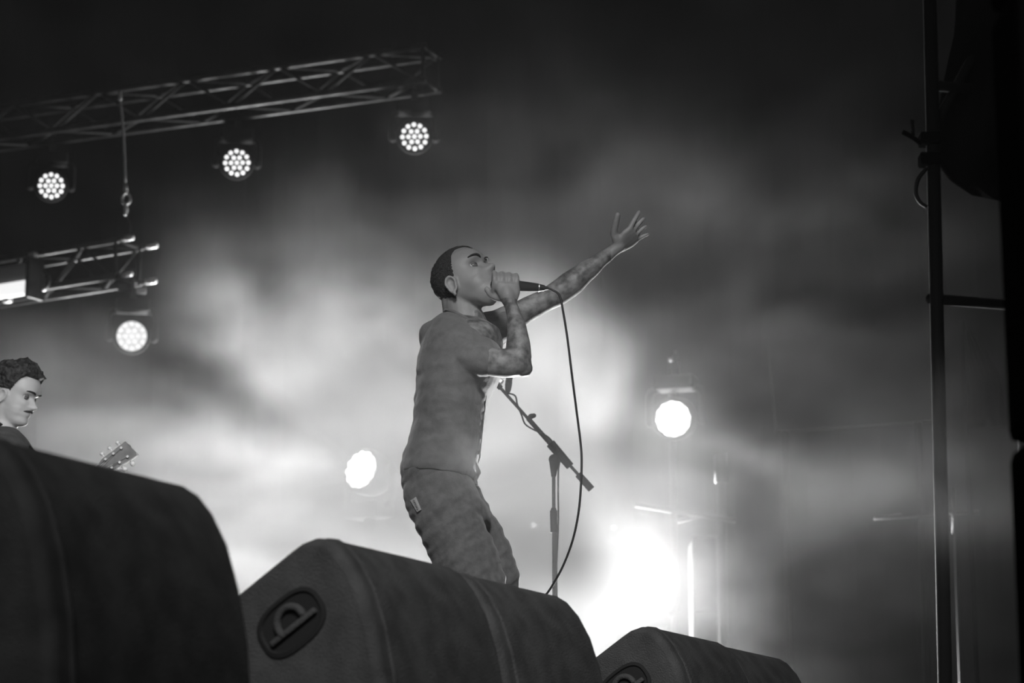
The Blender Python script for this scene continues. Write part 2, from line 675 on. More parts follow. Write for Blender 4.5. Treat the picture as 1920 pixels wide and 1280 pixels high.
# ------------------------------------------------------------------ truss
def truss(label, p0, p1, hgt=0.29, m=None, bays=8, end_fit=False):
    """box truss from p0 to p1 (centre line), four chords, diagonals on every side, end frames"""
    m = m or M['alu_dull']
    c = (p0 + p1) / 2
    t = thing('box_truss', label, 'truss', c)
    d = (p1 - p0).normalized()
    side = d.cross(V((0, 0, 1))).normalized()
    up = V((0, 0, 1))
    h = hgt / 2
    L = (p1 - p0).length
    A = p0 - c
    corners = [(1, 1), (1, -1), (-1, -1), (-1, 1)]
    for s, u in corners:
        o = tube('chord', [A + side * h * s + up * h * u, A + d * L + side * h * s + up * h * u], 0.025, m, t, 12)
        if end_fit:
            tube('coupler_neck', [A + d * (L + 0.0) + side * h * s + up * h * u, A + d * (L + 0.055) + side * h * s + up * h * u], 0.016, M['alu_dull'], o, 10)
            tube('coupler_sleeve', [A + d * (L + 0.055) + side * h * s + up * h * u, A + d * (L + 0.135) + side * h * s + up * h * u], 0.022, M['alu_bright'], o, 12)
    for fi in range(4):
        s0, u0 = corners[fi]
        s1, u1 = corners[(fi + 1) % 4]
        for k in range(bays):
            x0, x1 = 0.04 + (L - 0.08) * k / bays, 0.04 + (L - 0.08) * (k + 1) / bays
            flip = (k + fi) % 2
            a = A + d * (x0 if not flip else x0) + (side * h * (s0 if not flip else s1) + up * h * (u0 if not flip else u1))
            b = A + d * x1 + (side * h * (s1 if not flip else s0) + up * h * (u1 if not flip else u0))
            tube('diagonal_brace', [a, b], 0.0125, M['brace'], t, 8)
    for x in (0.02, L - 0.02):
        for fi in range(4):
            s0, u0 = corners[fi]
            s1, u1 = corners[(fi + 1) % 4]
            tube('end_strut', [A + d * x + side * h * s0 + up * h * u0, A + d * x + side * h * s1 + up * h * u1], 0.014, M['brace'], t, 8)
    return t


UP_Z = PZ(815, 128, 0).z
q1 = P(812, 128, 17.3)
UPZ = q1.z
q0 = PZ(-120, 256, UPZ)
dq = (q0 - q1).normalized()
up_truss = truss('dark box truss slanting across the upper left with three lit wash lights', q0, q1, 0.265, bays=11)

lq1 = P(243, 490, 17.0)
lq0 = PZ(-160, 556, lq1.z)
low_truss = truss('shorter box truss at the left edge with bright coupler ends', lq0, lq1, 0.265, bays=7, end_fit=True)

# wash lights
GRP = 'wash lights hanging from the upper truss'
w1 = make_wash('leftmost lit wash light hanging under the upper truss', M['led'], M['bezel'], GRP)
LZ = UPZ - 0.1325 - 0.385
aim_head(w1, 96, 348, PZ(96, 348, LZ).y)
w2 = make_wash('middle lit wash light hanging under the upper truss', M['led'], M['bezel'], GRP)
aim_head(w2, 444, 305, PZ(444, 305, LZ).y)
w3 = make_wash('rightmost lit wash light under the right end of the upper truss', M['led'], M['bezel'], GRP)
aim_head(w3, 777, 256, PZ(777, 256, LZ).y)
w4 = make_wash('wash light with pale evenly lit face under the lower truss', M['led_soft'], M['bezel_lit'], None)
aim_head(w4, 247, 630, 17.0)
for ww, ncl in ((w4, 2),):
    bm = bmesh.new()
    add_box(bm, (-0.06, -0.12, -0.055), (0.10, 0.05, 0.05), None, 0.008)
    obj('connector_panel', bm, M['alu_dull'], ww)
    bm = bmesh.new()
    add_box(bm, (0.055, -0.12, -0.075), (0.075, 0.04, 0.045), None, 0.01)
    obj('bright_bracket', bm, M['alu_bright'], ww)
    tube('drop_tube', [(0, 0, 0), (0, 0, 0.03)], 0.018, M['alu_dull'], ww, 12)
h1 = make_wash('dazzling wash light at middle height right of the singer', M['led_hot'], M['bezel_hot'], 'bright wash lights at the back', 1.25)
aim_head(h1, 1262, 785, 14.5, yaw=-0.25)
h2 = make_wash('brightest wash light low behind the rightmost stage monitors', M['led_hot'], M['bezel_mid'], 'bright wash lights at the back', 1.7)
aim_head(h2, 1210, 1081, 13.2, yaw=0.0, upright=True)
h3 = make_wash('dazzling wash light left of the singer turned to the left', M['led_hot'], M['bezel_hot'], 'bright wash lights at the back', 1.5)
aim_head(h3, 677, 880, 13.8, yaw=-0.72, upright=True)


# stands that carry the three rear wash lights
def lamp_stand(t, label, top_z_off, flip=1):
    p = V(t.location)
    s = thing('lamp_stand', label, 'stand', (p.x, p.y, 0))
    tube('pole', [(0, 0, 0.18), (0, 0, p.z + top_z_off)], 0.022, M['stand'], s, 12)
    tube('outer_pole', [(0, 0, 0.10), (0, 0, p.z * 0.5)], 0.029, M['stand'], s, 12)
    for k in range(3):
        a = 2 * PI * k / 3 + 0.5
        tube('leg', [(0, 0, p.z * 0.32), (0.55 * math.cos(a), 0.55 * math.sin(a), 0.015)], 0.012, M['stand'], s, 8)
        tube('leg_brace', [(0, 0, 0.14), (0.28 * math.cos(a), 0.28 * math.sin(a), p.z * 0.16 + 0.01)], 0.008, M['stand'], s, 8)
    return s


lamp_stand(h2, 'pole stand under the brightest low wash light', -0.02)
lamp_stand(h3, 'pole stand under the wash light left of the singer', -0.02)
# the high one hangs on a side arm of a lighting tower
hp = V(h1.location)
tw = thing('lighting_tower', 'faint tube tower in the haze carrying the middle height wash light', 'scaffold', (hp.x + 0.20, hp.y + 0.12, 0))
T0 = V(tw.location)
def tw_tube(name, a, b, r=0.024, mm='stand'):
    return tube(name, [V(a) - T0, V(b) - T0], r, M[mm], tw, 10)
tx0, tx1 = P(1262, 900, T0.y).x, P(1352, 900, T0.y).x
tz = P(1300, 965, T0.y).z
tw_tube('upright', (tx0, T0.y, 0), (tx0, T0.y, hp.z + 0.03))
tw_tube('upright', (tx1, T0.y, 0), (tx1, T0.y, P(1352, 850, T0.y).z), 0.03)
tw_tube('sleeve', (tx1, T0.y, P(1352, 905, T0.y).z), (tx1, T0.y, P(1352, 850, T0.y).z), 0.042, 'alu_dull')
xl, xr = P(1190, 950, T0.y).x, P(1378, 950, T0.y).x
tw_tube('cross_rail', (xl, T0.y - 0.04, P(1200, 948, T0.y).z), (xr, T0.y - 0.04, P(1375, 977, T0.y).z), 0.015, 'alu_dull')
tw_tube('cross_rail', (P(1270, 950, T0.y).x, T0.y + 0.05, P(1275, 975, T0.y).z), (P(1340, 950, T0.y).x, T0.y + 0.05, P(1340, 958, T0.y).z), 0.015, 'alu_dull')
tw_tube('side_arm', (hp.x, hp.y, hp.z), (tx0, T0.y, hp.z), 0.022)
tw_tube('base_rail', (xl, T0.y, 0.05), (xr, T0.y, 0.05))
# equipment rack: faint box edge at lower right behind the lamp
rk = thing('flight_case', 'faint tall flight case in the haze right of the low lamp', 'case', V((P(1318, 1100, 15.6).x, 15.6, 0)))
zt, zb = P(1318, 1015, 15.6).z, P(1318, 1152, 15.6).z
hw = (P(1340, 1000, 15.6).x - P(1296, 1000, 15.6).x) / 2
bm = bmesh.new(); add_box(bm, (0, 0, (zt) / 2), (hw * 2, 0.5, zt), None, 0.01); obj('body', bm, M['speaker'], rk)
for s in (-1, 1):
    tube('corner_edge', [(s * hw, -0.25, 0.0), (s * hw, -0.25, zt)], 0.010, M['stand'], rk, 8)
tube('top_edge', [(-hw, -0.25, zt), (hw, -0.25, zt)], 0.010, M['stand'], rk, 8)
tube('lid_edge', [(-hw, -0.253, zb), (hw, -0.253, zb)], 0.010, M['stand'], rk, 8)

# two pin-point indicator lights
for px, py, r, lab in ((1001, 984, 0.017, 'small glowing lamp left of the microphone stand pole'), (1151, 989, 0.012, 'tiny glowing lamp right of the microphone cable')):
    c = P(px, py, 14.6)
    t = thing('indicator_lamp', lab, 'lamp', (c.x, c.y, 0), 'pin-point lamps on thin stalks')
    tube('stalk', [(0, 0, 0), (0, 0, c.z - r)], 0.006, M['stand'], t, 8)
    bm = bmesh.new(); add_ico(bm, (0, 0, c.z), r, 2)
    obj('bulb', bm, M['indicator'], t, smooth=True)
    bm = bmesh.new(); add_cyl(bm, (0, 0, 0), (0, 0, 0.012), 0.06, 20)
    obj('base_plate', bm, M['stand'], t)

# ------------------------------------------------------------------ strobe / blinder fixture on the lower truss
sc_ = P(28, 530, 16.6)
st = thing('strobe_light', 'silver strobe light with bright reflector on the lower truss at the left edge', 'stage light', sc_)
ldir = (lq1 - lq0).normalized()
sdn = V((0, 0, 1))
fr = V((ldir.y, -ldir.x, 0)).normalized()
if fr.y > 0: fr = -fr
wL = 0.62
hS = 0.125
e1 = P(78, 518, 16.6) - sc_
e1 = ldir * e1.length
e0 = e1 - ldir * wL
tube_pts = []
bm = bmesh.new()
# housing: half shell behind the reflector
rings = []
for k in range(2):
    base = (e0, e1)[k]
    ring = []
    for i in range(15):
        a = -PI / 2 + PI * i / 14
        ring.append(base + sdn * math.sin(a) * hS * 1.08 - fr * math.cos(a) * 0.10)
    rings.append(ring)
add_ring_loft(bm, rings)
obj('housing', bm, M['housing'], st)
bm = bmesh.new()
rings = []
for k in range(2):
    base = (e0, e1)[k] - ldir * (0.02 if k else -0.02)
    ring = []
    for i in range(13):
        a = -PI * 0.15 + PI * 0.65 * i / 12
        ring.append(base + sdn * math.sin(a) * hS - fr * (-0.05 * math.cos(a)) + fr * 0.02)
    rings.append(ring + [p - fr * 0.01 for p in reversed(ring)])
add_ring_loft(bm, rings)
obj('reflector', bm, M['alu_bright'], st)
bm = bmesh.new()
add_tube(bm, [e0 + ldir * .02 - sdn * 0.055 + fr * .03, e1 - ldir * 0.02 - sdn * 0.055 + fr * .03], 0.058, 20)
obj('glow_tube', bm, M['tube'], st, smooth=True)  # emissive tube added, its glow stands in for light on the reflector
mxs = Matrix((ldir, sdn, fr)).transposed()
for e in (e0, e1):
    bm = bmesh.new()
    add_box(bm, e + ldir * 0.012 + fr * 0.02, (0.03, hS * 2.35, 0.16), mxs, 0.008)
    obj('end_plate', bm, M['alu_dull'], st)
bm = bmesh.new(); add_box(bm, e1 + ldir * 0.0 + sdn * (hS + 0.045) + fr * .03, (0.055, 0.035, 0.05), mxs, 0.01)
obj('hinge_cap', bm, M['alu_bright'], st)
bm = bmesh.new(); add_box(bm, e1 - ldir * 0.21 - sdn * (hS + 0.012) + fr * .05, (0.06, 0.03, 0.05), mxs, 0.01)
obj('latch', bm, M['alu_bright'], st)
bm = bmesh.new(); add_torus(bm, e1 + ldir * 0.05 - sdn * 0.02, 0.075, 0.014, ldir, sdn, 14, 8, -1.1, 1.1)
obj('yoke', bm, M['alu_dull'], st, smooth=True)
bm = bmesh.new(); add_ico(bm, e1 + ldir * 0.10 - sdn * 0.085 + fr * .02, 0.017, 2)
obj('yoke_knob', bm, M['alu_bright'], st, smooth=True)

# ------------------------------------------------------------------ wire sling from the upper truss to the lower one
sy = 17.15
pA, pB = P(224, 176, sy), P(236, 368, sy)
sl = thing('rigging_sling', 'pale steel sling with an eye and hook hanging between both trusses', 'rigging', pB)
tube('wire', [pA - pB, P(231, 250, sy) - pB, P(235, 345, sy) - pB], 0.0085, M['steel'], sl, 10)
tube('top_fitting', [P(224, 172, sy) - pB, P(225, 186, sy) - pB], 0.014, M['steel'], sl, 10, round_ends=True)
tube('ferrule', [P(235, 345, sy) - pB, P(236, 360, sy) - pB], 0.014, M['alu_bright'], sl, 12)
bm = bmesh.new()
cc = P(236.5, 372, sy) - pB
k = sy / FPX
pts = []
for i in range(20):
    a = 2 * PI * i / 20
    pts.append(cc + V((math.sin(a) * 8.2 * k * (0.72 + 0.28 * (1 - math.cos(a)) / 1.0 * 0.5 + 0.1), 0, math.cos(a) * 11.5 * k)))
add_tube(bm, pts + [pts[0]], 0.0085, 8, 3)
obj('eye', bm, M['steel'], sl, smooth=True)
tube('shackle', [P(235, 384, sy) - pB, P(236, 392, sy) - pB, P(235, 401, sy) - pB], [0.012, 0.017, 0.013], M['alu_bright'], sl, 10, round_ends=True)
tube('lower_strap', [P(237, 401, sy) - pB, P(244, 425, sy) - pB, P(243, 452, sy) - pB], 0.007, M['rubber'], sl, 8)

# ------------------------------------------------------------------ dark masses at the right
# scaffold upright with a cable loop
sp_Y = 9.5
pt, pb = P(1742, -60, sp_Y), P(1747, 700, sp_Y)
sc1 = thing('scaffold_tower', 'black scaffold tower rising at the right with a slack cable loop', 'scaffold', (pb.x, sp_Y, 0))
T1 = V(sc1.location)
tube('upright', [V((pb.x, sp_Y, 0)) - T1, pt - T1], 0.028, M['black'], sc1, 14)
tube('upright', [V((P(1900, 500, 10.3).x, 10.3, 0)) - T1, P(1890, -60, 10.3) - T1], 0.028, M['black'], sc1, 14)
for py in (-30, 160, 560):
    tube('ledger', [P(1745, py, sp_Y) - T1, P(1893, py + 12, 10.3) - T1], 0.022, M['black'], sc1, 10)
tube('diagonal_brace', [P(1745, 250, sp_Y) - T1, P(1893, -20, 10.3) - T1], 0.020, M['black'], sc1, 10)
for py in (262, 300):
    bm = bmesh.new(); add_box(bm, P(1743, py, sp_Y) - T1, (0.085, 0.085, 0.05), None, 0.01)
    obj('coupler', bm, M['drape'], sc1)
tube('hook_bracket', [P(1692, 247, sp_Y - .05) - T1, P(1712, 258, sp_Y - .05) - T1, P(1728, 270, sp_Y - .04) - T1], 0.010, M['drape'], sc1, 8)
tube('hook_tip', [P(1710, 225, sp_Y - .05) - T1, P(1712, 258, sp_Y - .05) - T1], 0.008, M['black'], sc1, 8)
cl = tube('cable_loop', [P(p, q, sp_Y - .05) for p, q in ((1738, 315), (1722, 335), (1717, 360), (1724, 378), (1738, 388))], 0.008, M['rubber'], None, 8)
local(cl, sc1)


# black tarpaulin bundled over the rigging beside the tower
def drape_sheet(name, outline_l, outline_r, Y, thick, rows=26, cols=26, seed=1):
    bm = bmesh.new()
    front, back = [], []
    for i in range(rows + 1):
        t = i / rows
        f = t * (len(outline_l) - 1)
        a = min(int(f), len(outline_l) - 2)
        g = f - a
        l = V(outline_l[a]) * (1 - g) + V(outline_l[a + 1]) * g
        r = V(outline_r[a]) * (1 - g) + V(outline_r[a + 1]) * g
        fr_, bk = [], []
        for j in range(cols + 1):
            u = j / cols
            q = l * (1 - u) + r * u
            wv = 0.5 + 0.5 * noise.noise(V((u * 6 + seed, t * 2.0, seed))) + 0.25 * math.sin(u * 17 + 2 * t + seed)
            edge = math.sin(PI * u) ** 0.5 if 0 < u < 1 else 0
            fr_.append(bm.verts.new(P(q.x, q.y, Y - thick * wv * edge)))
            bk.append(bm.verts.new(P(q.x, q.y, Y + 0.03 + thick * 0.5 * edge)))
        front.append(fr_)
        back.append(bk)
    for i in range(rows):
        for j in range(cols):
            bm.faces.new((front[i][j], front[i][j + 1], front[i + 1][j + 1], front[i + 1][j]))
            bm.faces.new((back[i][j], back[i + 1][j], back[i + 1][j + 1], back[i][j + 1]))
    for i in range(rows):
        for side in (0, cols):
            bm.faces.new((front[i][side], front[i + 1][side], back[i + 1][side], back[i][side]))
    for i in (0, rows):
        for j in range(cols):
            bm.faces.new((front[i][j], back[i][j], back[i][j + 1], front[i][j + 1]))
    return obj(name, bm, M['drape'], smooth=True)


o = drape_sheet('tarpaulin', [(1795, -60), (1790, 60), (1774, 130), (1760, 200), (1752, 270), (1756, 305), (1782, 340), (1822, 366)],
                [(1990, -60), (1990, 60), (1990, 130), (1990, 220), (1990, 300), (1990, 350), (1990, 380), (1990, 400)], 9.9, 0.12)
tag(o, 'black tarpaulin bundled over the rigging in the upper right corner', 'tarpaulin')
o = drape_sheet('hanging_cloth', [(1809, 610), (1809, 650), (1812, 700), (1814, 750), (1815, 800)],
                [(1817, 612), (1850, 655), (1874, 700), (1884, 750), (1888, 800)], 14.0, 0.06, 14, 14, 4)
hc_ = P(1809, 700, 14.03)
fl = thing('hanging_cloth', 'faint dark triangular cloth on a pole in the haze at right', 'cloth', (hc_.x, 14.03, 0))
o.name = 'cloth'
local(o, fl)
tube('pole', [(0, 0, 0), (0, 0, P(1809, 600, 14.03).z)], .014, M['drape'], fl, 10)

# hanging side speaker behind the tower: broad dark slab dimly visible in the haze
sY = 15.5
bx0, bx1 = P(1446, 700, sY).x, P(1742, 700, sY).x
z1, z0 = P(1600, 622, sY).z, P(1600, 800, sY).z
sf = thing('screen_panel', 'faint broad dark panel in the haze left of the scaffold tower', 'panel', ((bx0 + bx1) / 2, sY, z0))
bm = bmesh.new()
add_box(bm, (0, 0, (z1 - z0) / 2), (bx1 - bx0, 0.12, z1 - z0), Matrix.Rotation(math.radians(-4), 3, 'Y'))
obj('panel', bm, M['drape'], sf)
for s in (-0.42, 0.42):
    tube('leg', [((bx1 - bx0) * s, 0, 0.1), ((bx1 - bx0) * s, 0, -z0)], 0.025, M['drape'], sf, 10)
# rack of stands behind: a pale cross of thin rails
rs = thing('barrier_frame', 'faint thin tube frame in the haze near the right edge', 'frame', (P(1788, 960, 15.0).x, 15.0, 0))
T2 = V(rs.location)
for a, b in (((1788, 915), (1788, 1000)), ((1775, 960), (1835, 960)), ((1640, 971), (1690, 965))):
    tube('rail', [P(*a, 15.0) - T2, P(*b, 15.0) - T2], 0.010, M['alu_dull'], rs, 8)
tube('upright', [V((0, 0, 0)), P(1788, 915, 15.0) - T2], 0.010, M['stand'], rs, 8)
tube('long_rail', [P(1640, 971, 15.0) - T2 + V((0, .03, 0)), P(1835, 960, 15.0) - T2 + V((0, .03, 0))], 0.008, M['stand'], rs, 8)

# near, out of focus: a black loudspeaker tower at the right frame edge
nY = 3.3
pa = thing('loudspeaker_tower', 'out of focus black loudspeaker tower along the right frame edge', 'speaker', (P(1880, 640, nY + .2).x + 0.19, nY + 0.1, -1.5))
T3 = V(pa.location)
xe = P(1880, 640, nY + .2).x
zlow, ztop = -1.5, 1.8
nb = 5
for i in range(nb):
    za, zb_ = zlow + (ztop - zlow) * i / nb, zlow + (ztop - zlow) * (i + 1) / nb
    bm = bmesh.new()
    add_box(bm, V((xe + 0.19, nY + 0.1, (za + zb_) / 2)) - T3, (0.38, 0.2, zb_ - za - 0.012), None, 0.018)
    c = obj('cabinet', bm, M['drape'], pa)
    bm = bmesh.new()
    add_box(bm, V((xe + 0.19, nY - 0.006, (za + zb_) / 2)) - T3, (0.33, 0.012, zb_ - za - 0.07), None, 0.004)
    obj('grille', bm, M['drape'], c)

# ------------------------------------------------------------------ people
FACE = [(-.121, .030), (-.116, .062), (-.108, .080), (-.098, .087), (-.087, .085), (-.078, .080), (-.070, .088), (-.063, .090), (-.057, .086),
        (-.051, .093), (-.044, .089), (-.034, .086), (-.01, .084), (.002, .083), (.013, .091), (.022, .095), (.035, .096), (.055, .092), (.075, .080),
        (.095, .058), (.110, .032), (.120, .004)]
BACK = [(-.121, .022), (-.112, .012), (-.10, .0), (-.085, -.02), (-.065, -.045), (-.045, -.068), (-.02, -.078), (.0, -.086), (.03, -.092),
        (.06, -.088), (.085, -.072), (.105, -.046), (.115, -.022), (.120, .0)]
WID = [(-.121, .006), (-.117, .022), (-.108, .036), (-.095, .046), (-.08, .053), (-.06, .060), (-.03, .068), (.0, .072), (.03, .076), (.06, .073),
       (.085, .059), (.105, .036), (.115, .018), (.120, .004)]
NOSE = [(-.048, 0), (-.043, .012), (-.037, .027), (-.030, .031), (-.018, .021), (-.005, .010), (.006, .003), (.015, 0)]


def gs(x, c, s):
    return math.exp(-((x - c) / s) ** 2)


def head_point(z, a):
    xf, xb, w_ = table(FACE, z), table(BACK, z), table(WID, z)
    x0 = (xf + xb) / 2 * 0.55 + 0.0 * 0.45
    x0 = min(max(x0, xb + 0.2 * (xf - xb)), xf - 0.2 * (xf - xb))
    cs, sn = math.cos(a), math.sin(a)
    if cs > 0:
        e = 0.80
        x = x0 + (xf - x0) * cs ** (e * 1.05)
        y = w_ * math.copysign(abs(sn) ** 0.92, sn)
        # cheeks fall away from the midline
    else:
        x = x0 + (x0 - xb) * -abs(cs) ** 0.95
        y = w_ * math.copysign(abs(sn) ** 0.95, sn)
    if cs > 0:
        fr_ = sstep(0.15, 0.8, cs)
        ay = abs(y)
        nw = 0.0095 + 0.010 * gs(z, -.036, .012)
        x += table(NOSE, z) * gs(y, 0, nw)
        x -= 0.017 * gs(ay, .031, .015) * gs(z, .000, .011) * fr_      # sockets
        x += 0.006 * gs(ay, .030, .020) * gs(z, .020, .008) * fr_      # brow
        x += 0.007 * gs(ay, .042, .015) * gs(z, -.024, .014) * fr_     # cheekbone
        x -= 0.006 * gs(ay, .036, .012) * gs(z, -.058, .018) * fr_     # hollow beside the mouth
        lipf = 0.75 + 0.25 * gs(y, 0, .022)
        if -.08 < z < -.046:
            x = (x - .075) * lipf + .075 if ay > .012 else x
    return V((x, y, z))


def head_shell(bm, T, nz=54, na=72, z0=-.121, z1=.120):
    rings = []
    for i in range(nz + 1):
        t = i / nz
        z = z0 + (z1 - z0) * (0.5 - 0.5 * math.cos(PI * t)) * 0.35 + (z1 - z0) * t * 0.65
        rings.append([T @ head_point(z, 2 * PI * j / na) for j in range(na)])
    add_ring_loft(bm, rings)


def add_ear(bm, T, s):
    c = V((-.012, s * .073, -.022))
    ax = V((.25, 0, 1)).normalized()
    fx = V((1, -s * -0.35 * -1, -.25)).normalized()
    fx = (fx - ax * fx.dot(ax)).normalized()
    out = fx.cross(ax) * (1 if fx.cross(ax).y * s > 0 else -1)
    b2 = bmesh.new()
    add_torus(b2, c + out * .012, 1.0, 0.0, fx, ax, 3, 3)
    b2.clear()
    pts = []
    for i in range(15):
        a = -0.75 + (2 * PI - 1.1) * i / 14
        r = 1.0
        pts.append(c + out * (.011 + .003 * math.sin(a)) + fx * (-.016 * -math.cos(a)) * (0.85 if math.sin(a) < 0 else 1.05) + ax * .027 * math.sin(a))
    add_tube(b2, pts, 0.0045, 8, 2, True)
    rings = [ell(c, fx * .014, ax * .024, 20), ell(c + out * .007, fx * .015, ax * .026, 20), ell(c + out * .006, fx * .011, ax * .020, 20)]
    add_ring_loft(b2, rings)
    add_tube(b2, [c - ax * .026 + out * .010, c - ax * .034 + out * .009], .0065, 8, 2, True)
    bmesh.ops.transform(b2, matrix=T, verts=b2.verts)
    me = bpy.data.meshes.new('t')
    b2.to_mesh(me)
    b2.free()
    bm.from_mesh(me)
    bpy.data.meshes.remove(me)


def head_cap(name, T, m, parent, keep, off=0.004, rough=0.001, nz=120, na=168, bias=None):
    """hair: the part of the skull for which keep(point, angle) holds, lifted off the skin and closed below"""
    bm = bmesh.new()
    gi, go = [], []
    flags = []
    for i in range(nz + 1):
        z = -.11 + .2299 * i / nz
        ri, ro, fl = [], [], []
        for j in range(na):
            a = 2 * PI * j / na
            p = head_point(z, a)
            nrm = V((p.x + .005, p.y, p.z - .02)).normalized()
            d = off + rough * noise.noise(p * 140) + (bias(p) if bias else 0)
            ri.append(T @ (p - nrm * .002))
            ro.append(T @ (p + nrm * d))
            fl.append(keep(p, a))
        gi.append(ri); go.append(ro); flags.append(fl)
    vi = [[bm.verts.new(p) for p in r] for r in gi]
    vo = [[bm.verts.new(p) for p in r] for r in go]
    def on(i, j):
        return flags[i][j] and flags[i][(j + 1) % na] and flags[i + 1][j] and flags[i + 1][(j + 1) % na]
    for i in range(nz):
        for j in range(na):
            if not on(i, j): continue
            k = (j + 1) % na
            bm.faces.new((vo[i][j], vo[i][k], vo[i + 1][k], vo[i + 1][j]))
            bm.faces.new((vi[i][j], vi[i + 1][j], vi[i + 1][k], vi[i][k]))
            for (di, dj, A, B) in ((-1, 0, (i, j), (i, k)), (1, 0, (i + 1, k), (i + 1, j)), (0, -1, (i + 1, j), (i, j)), (0, 1, (i, k), (i + 1, k))):
                ni, nj = i + di, (j + dj) % na
                if ni < 0 or ni >= nz or not on(ni, nj):
                    bm.faces.new((vo[A[0]][A[1]], vi[A[0]][A[1]], vi[B[0]][B[1]], vo[B[0]][B[1]]))
    bm.faces.new(vo[nz])
    for v_ in [v_ for v_ in bm.verts if not v_.link_faces]:
        bm.verts.remove(v_)
    return obj(name, bm, m, parent, smooth=True)


LID_UP = -8


def head_details(T, parent, lids=0.4):
    for s in (-1, 1):
        bm = bmesh.new()
        c = V((.0650, s * .031, .000))
        add_ico(bm, c, .0125, 3)
        bmesh.ops.transform(bm, matrix=T, verts=bm.verts)
        e = obj('eye', bm, M['eye_white'], parent, smooth=True)
        bm = bmesh.new()
        add_cyl(bm, c + V((.0112, 0, -.001)), c + V((.0128, 0, -.001)), .0058, 16, .004)
        bmesh.ops.transform(bm, matrix=T, verts=bm.verts)
        obj('iris', bm, M['iris'], e)
        # upper and lower lid as thin shells round the eyeball
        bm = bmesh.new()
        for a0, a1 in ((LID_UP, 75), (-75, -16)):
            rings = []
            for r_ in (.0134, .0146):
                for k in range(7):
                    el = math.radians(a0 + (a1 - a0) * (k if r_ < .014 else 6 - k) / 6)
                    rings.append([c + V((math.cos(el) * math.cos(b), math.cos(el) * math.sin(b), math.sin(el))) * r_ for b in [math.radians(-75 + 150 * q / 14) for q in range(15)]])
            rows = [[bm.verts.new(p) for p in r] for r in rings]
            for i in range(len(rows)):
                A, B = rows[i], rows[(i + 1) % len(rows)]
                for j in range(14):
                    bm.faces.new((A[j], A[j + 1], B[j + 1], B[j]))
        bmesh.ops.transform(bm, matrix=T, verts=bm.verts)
        obj('eyelid', bm, M['lid_shade'], e, smooth=True)
        # eyebrow
        bm = bmesh.new()
        pts = []
        for k in range(6):
            y = s * (.012 + .040 * k / 5)
            z = .017 + .006 * math.sin(PI * (k / 5) * 0.75)
            # front surface there
            best = min((abs(head_point(z, a).y - y), head_point(z, a).x) for a in [math.radians(q) for q in range(-80, 81)])
            pts.append(V((best[1] + .0005, y, z)))
        add_tube(bm, pts, [.0025, .0035, .0038, .0036, .003, .0018], 8, 3, True)
        bmesh.ops.transform(bm, matrix=T, verts=bm.verts)
        obj('eyebrow', bm, M['hair'], parent, smooth=True)


def wrinkle(me, fn):
    nm = [v.normal.copy() for v in me.vertices]
    for v, n_ in zip(me.vertices, nm):
        v.co += n_ * fn(v.co)
    me.update()


# ---- the singer.  Sizes read off the photograph at his depth
YS = 7.0
KS = YS / FPX


def S(px, py, d=0.0):
    """point at the singer: pixel of the photograph, d metres behind the plane of his spine"""
    return P(px, py, YS + d)


singer = thing('person', 'person in dark shirt and trousers singing into a hand-held microphone with one arm stretched out', 'person', V((S(900, 900).x, YS, 0)))


def lring(l, r, dep, d=0.0, n=36, e=0.85, skew=0.0):
    a, b = S(l[0], l[1], d - skew), S(r[0], r[1], d + skew)
    return ell((a + b) / 2, (b - a) / 2, V((0, dep, 0)), n, e)


def limb(bm, pts, n=20, k=6):
    """pts: (px, py, d, radius in px)"""
    add_tube(bm, [S(p[0], p[1], p[2]) for p in pts], [p[3] * KS for p in pts], n, k, True)


# head transform: canonical x = nose, z = crown
HR = (Matrix.Rotation(math.radians(-34), 3, 'Z') @ Matrix.Rotation(math.radians(-38), 3, 'Y'))
HT = Matrix.Translation(S(872, 530, 0.02)) @ HR.to_4x4() @ Matrix.Scale(0.97, 4)

bm = bmesh.new()
head_shell(bm, HT)
for s in (-1, 1):
    add_ear(bm, HT, s)
# neck and upper chest
limb(bm, [(853, 556, .03, 27), (860, 585, .03, 31)])
limb(bm, [(868, 548, .02, 34), (868, 580, .02, 35), (876, 612, .02, 40), (885, 640, 0, 50)])
limb(bm, [(893, 590, -.02, 9), (905, 622, -.01, 9), (918, 640, 0, 9)])       # throat tendons
add_ring_loft(bm, [lring((846, 596), (916, 606), .075), lring((825, 612), (938, 622), .13), lring((803, 650), (944, 645), .17),
                   lring((790, 690), (938, 690), .18), lring((786, 770), (900, 770), .16), lring((780, 830), (890, 850), .15),
                   lring((770, 892), (876, 900), .15), lring((784, 940), (893, 945), .14), lring((805, 980), (905, 970), .11)])
# near (right) arm: bent, hand at the microphone
limb(bm, [(848, 655, -.13, 36), (880, 668, -.17, 31), (915, 677, -.19, 27), (950, 681, -.20, 27), (972, 681, -.20, 25)])
limb(bm, [(982, 690, -.20, 17), (974, 676, -.20, 24), (972, 650, -.195, 23), (969, 615, -.18, 18.5), (963, 588, -.165, 13.5), (957, 570, -.15, 12.5), (950, 556, -.14, 14)])
# far (left) arm: stretched towards the crowd
limb(bm, [(915, 622, .14, 40), (945, 605, .17, 31), (985, 582, .19, 24.5), (1020, 564, .20, 22.5), (1045, 550, .21, 25), (1070, 532, .21, 26), (1100, 508, .20, 21),
          (1130, 485, .20, 14.5), (1150, 470, .20, 12), (1160, 462, .20, 13)])
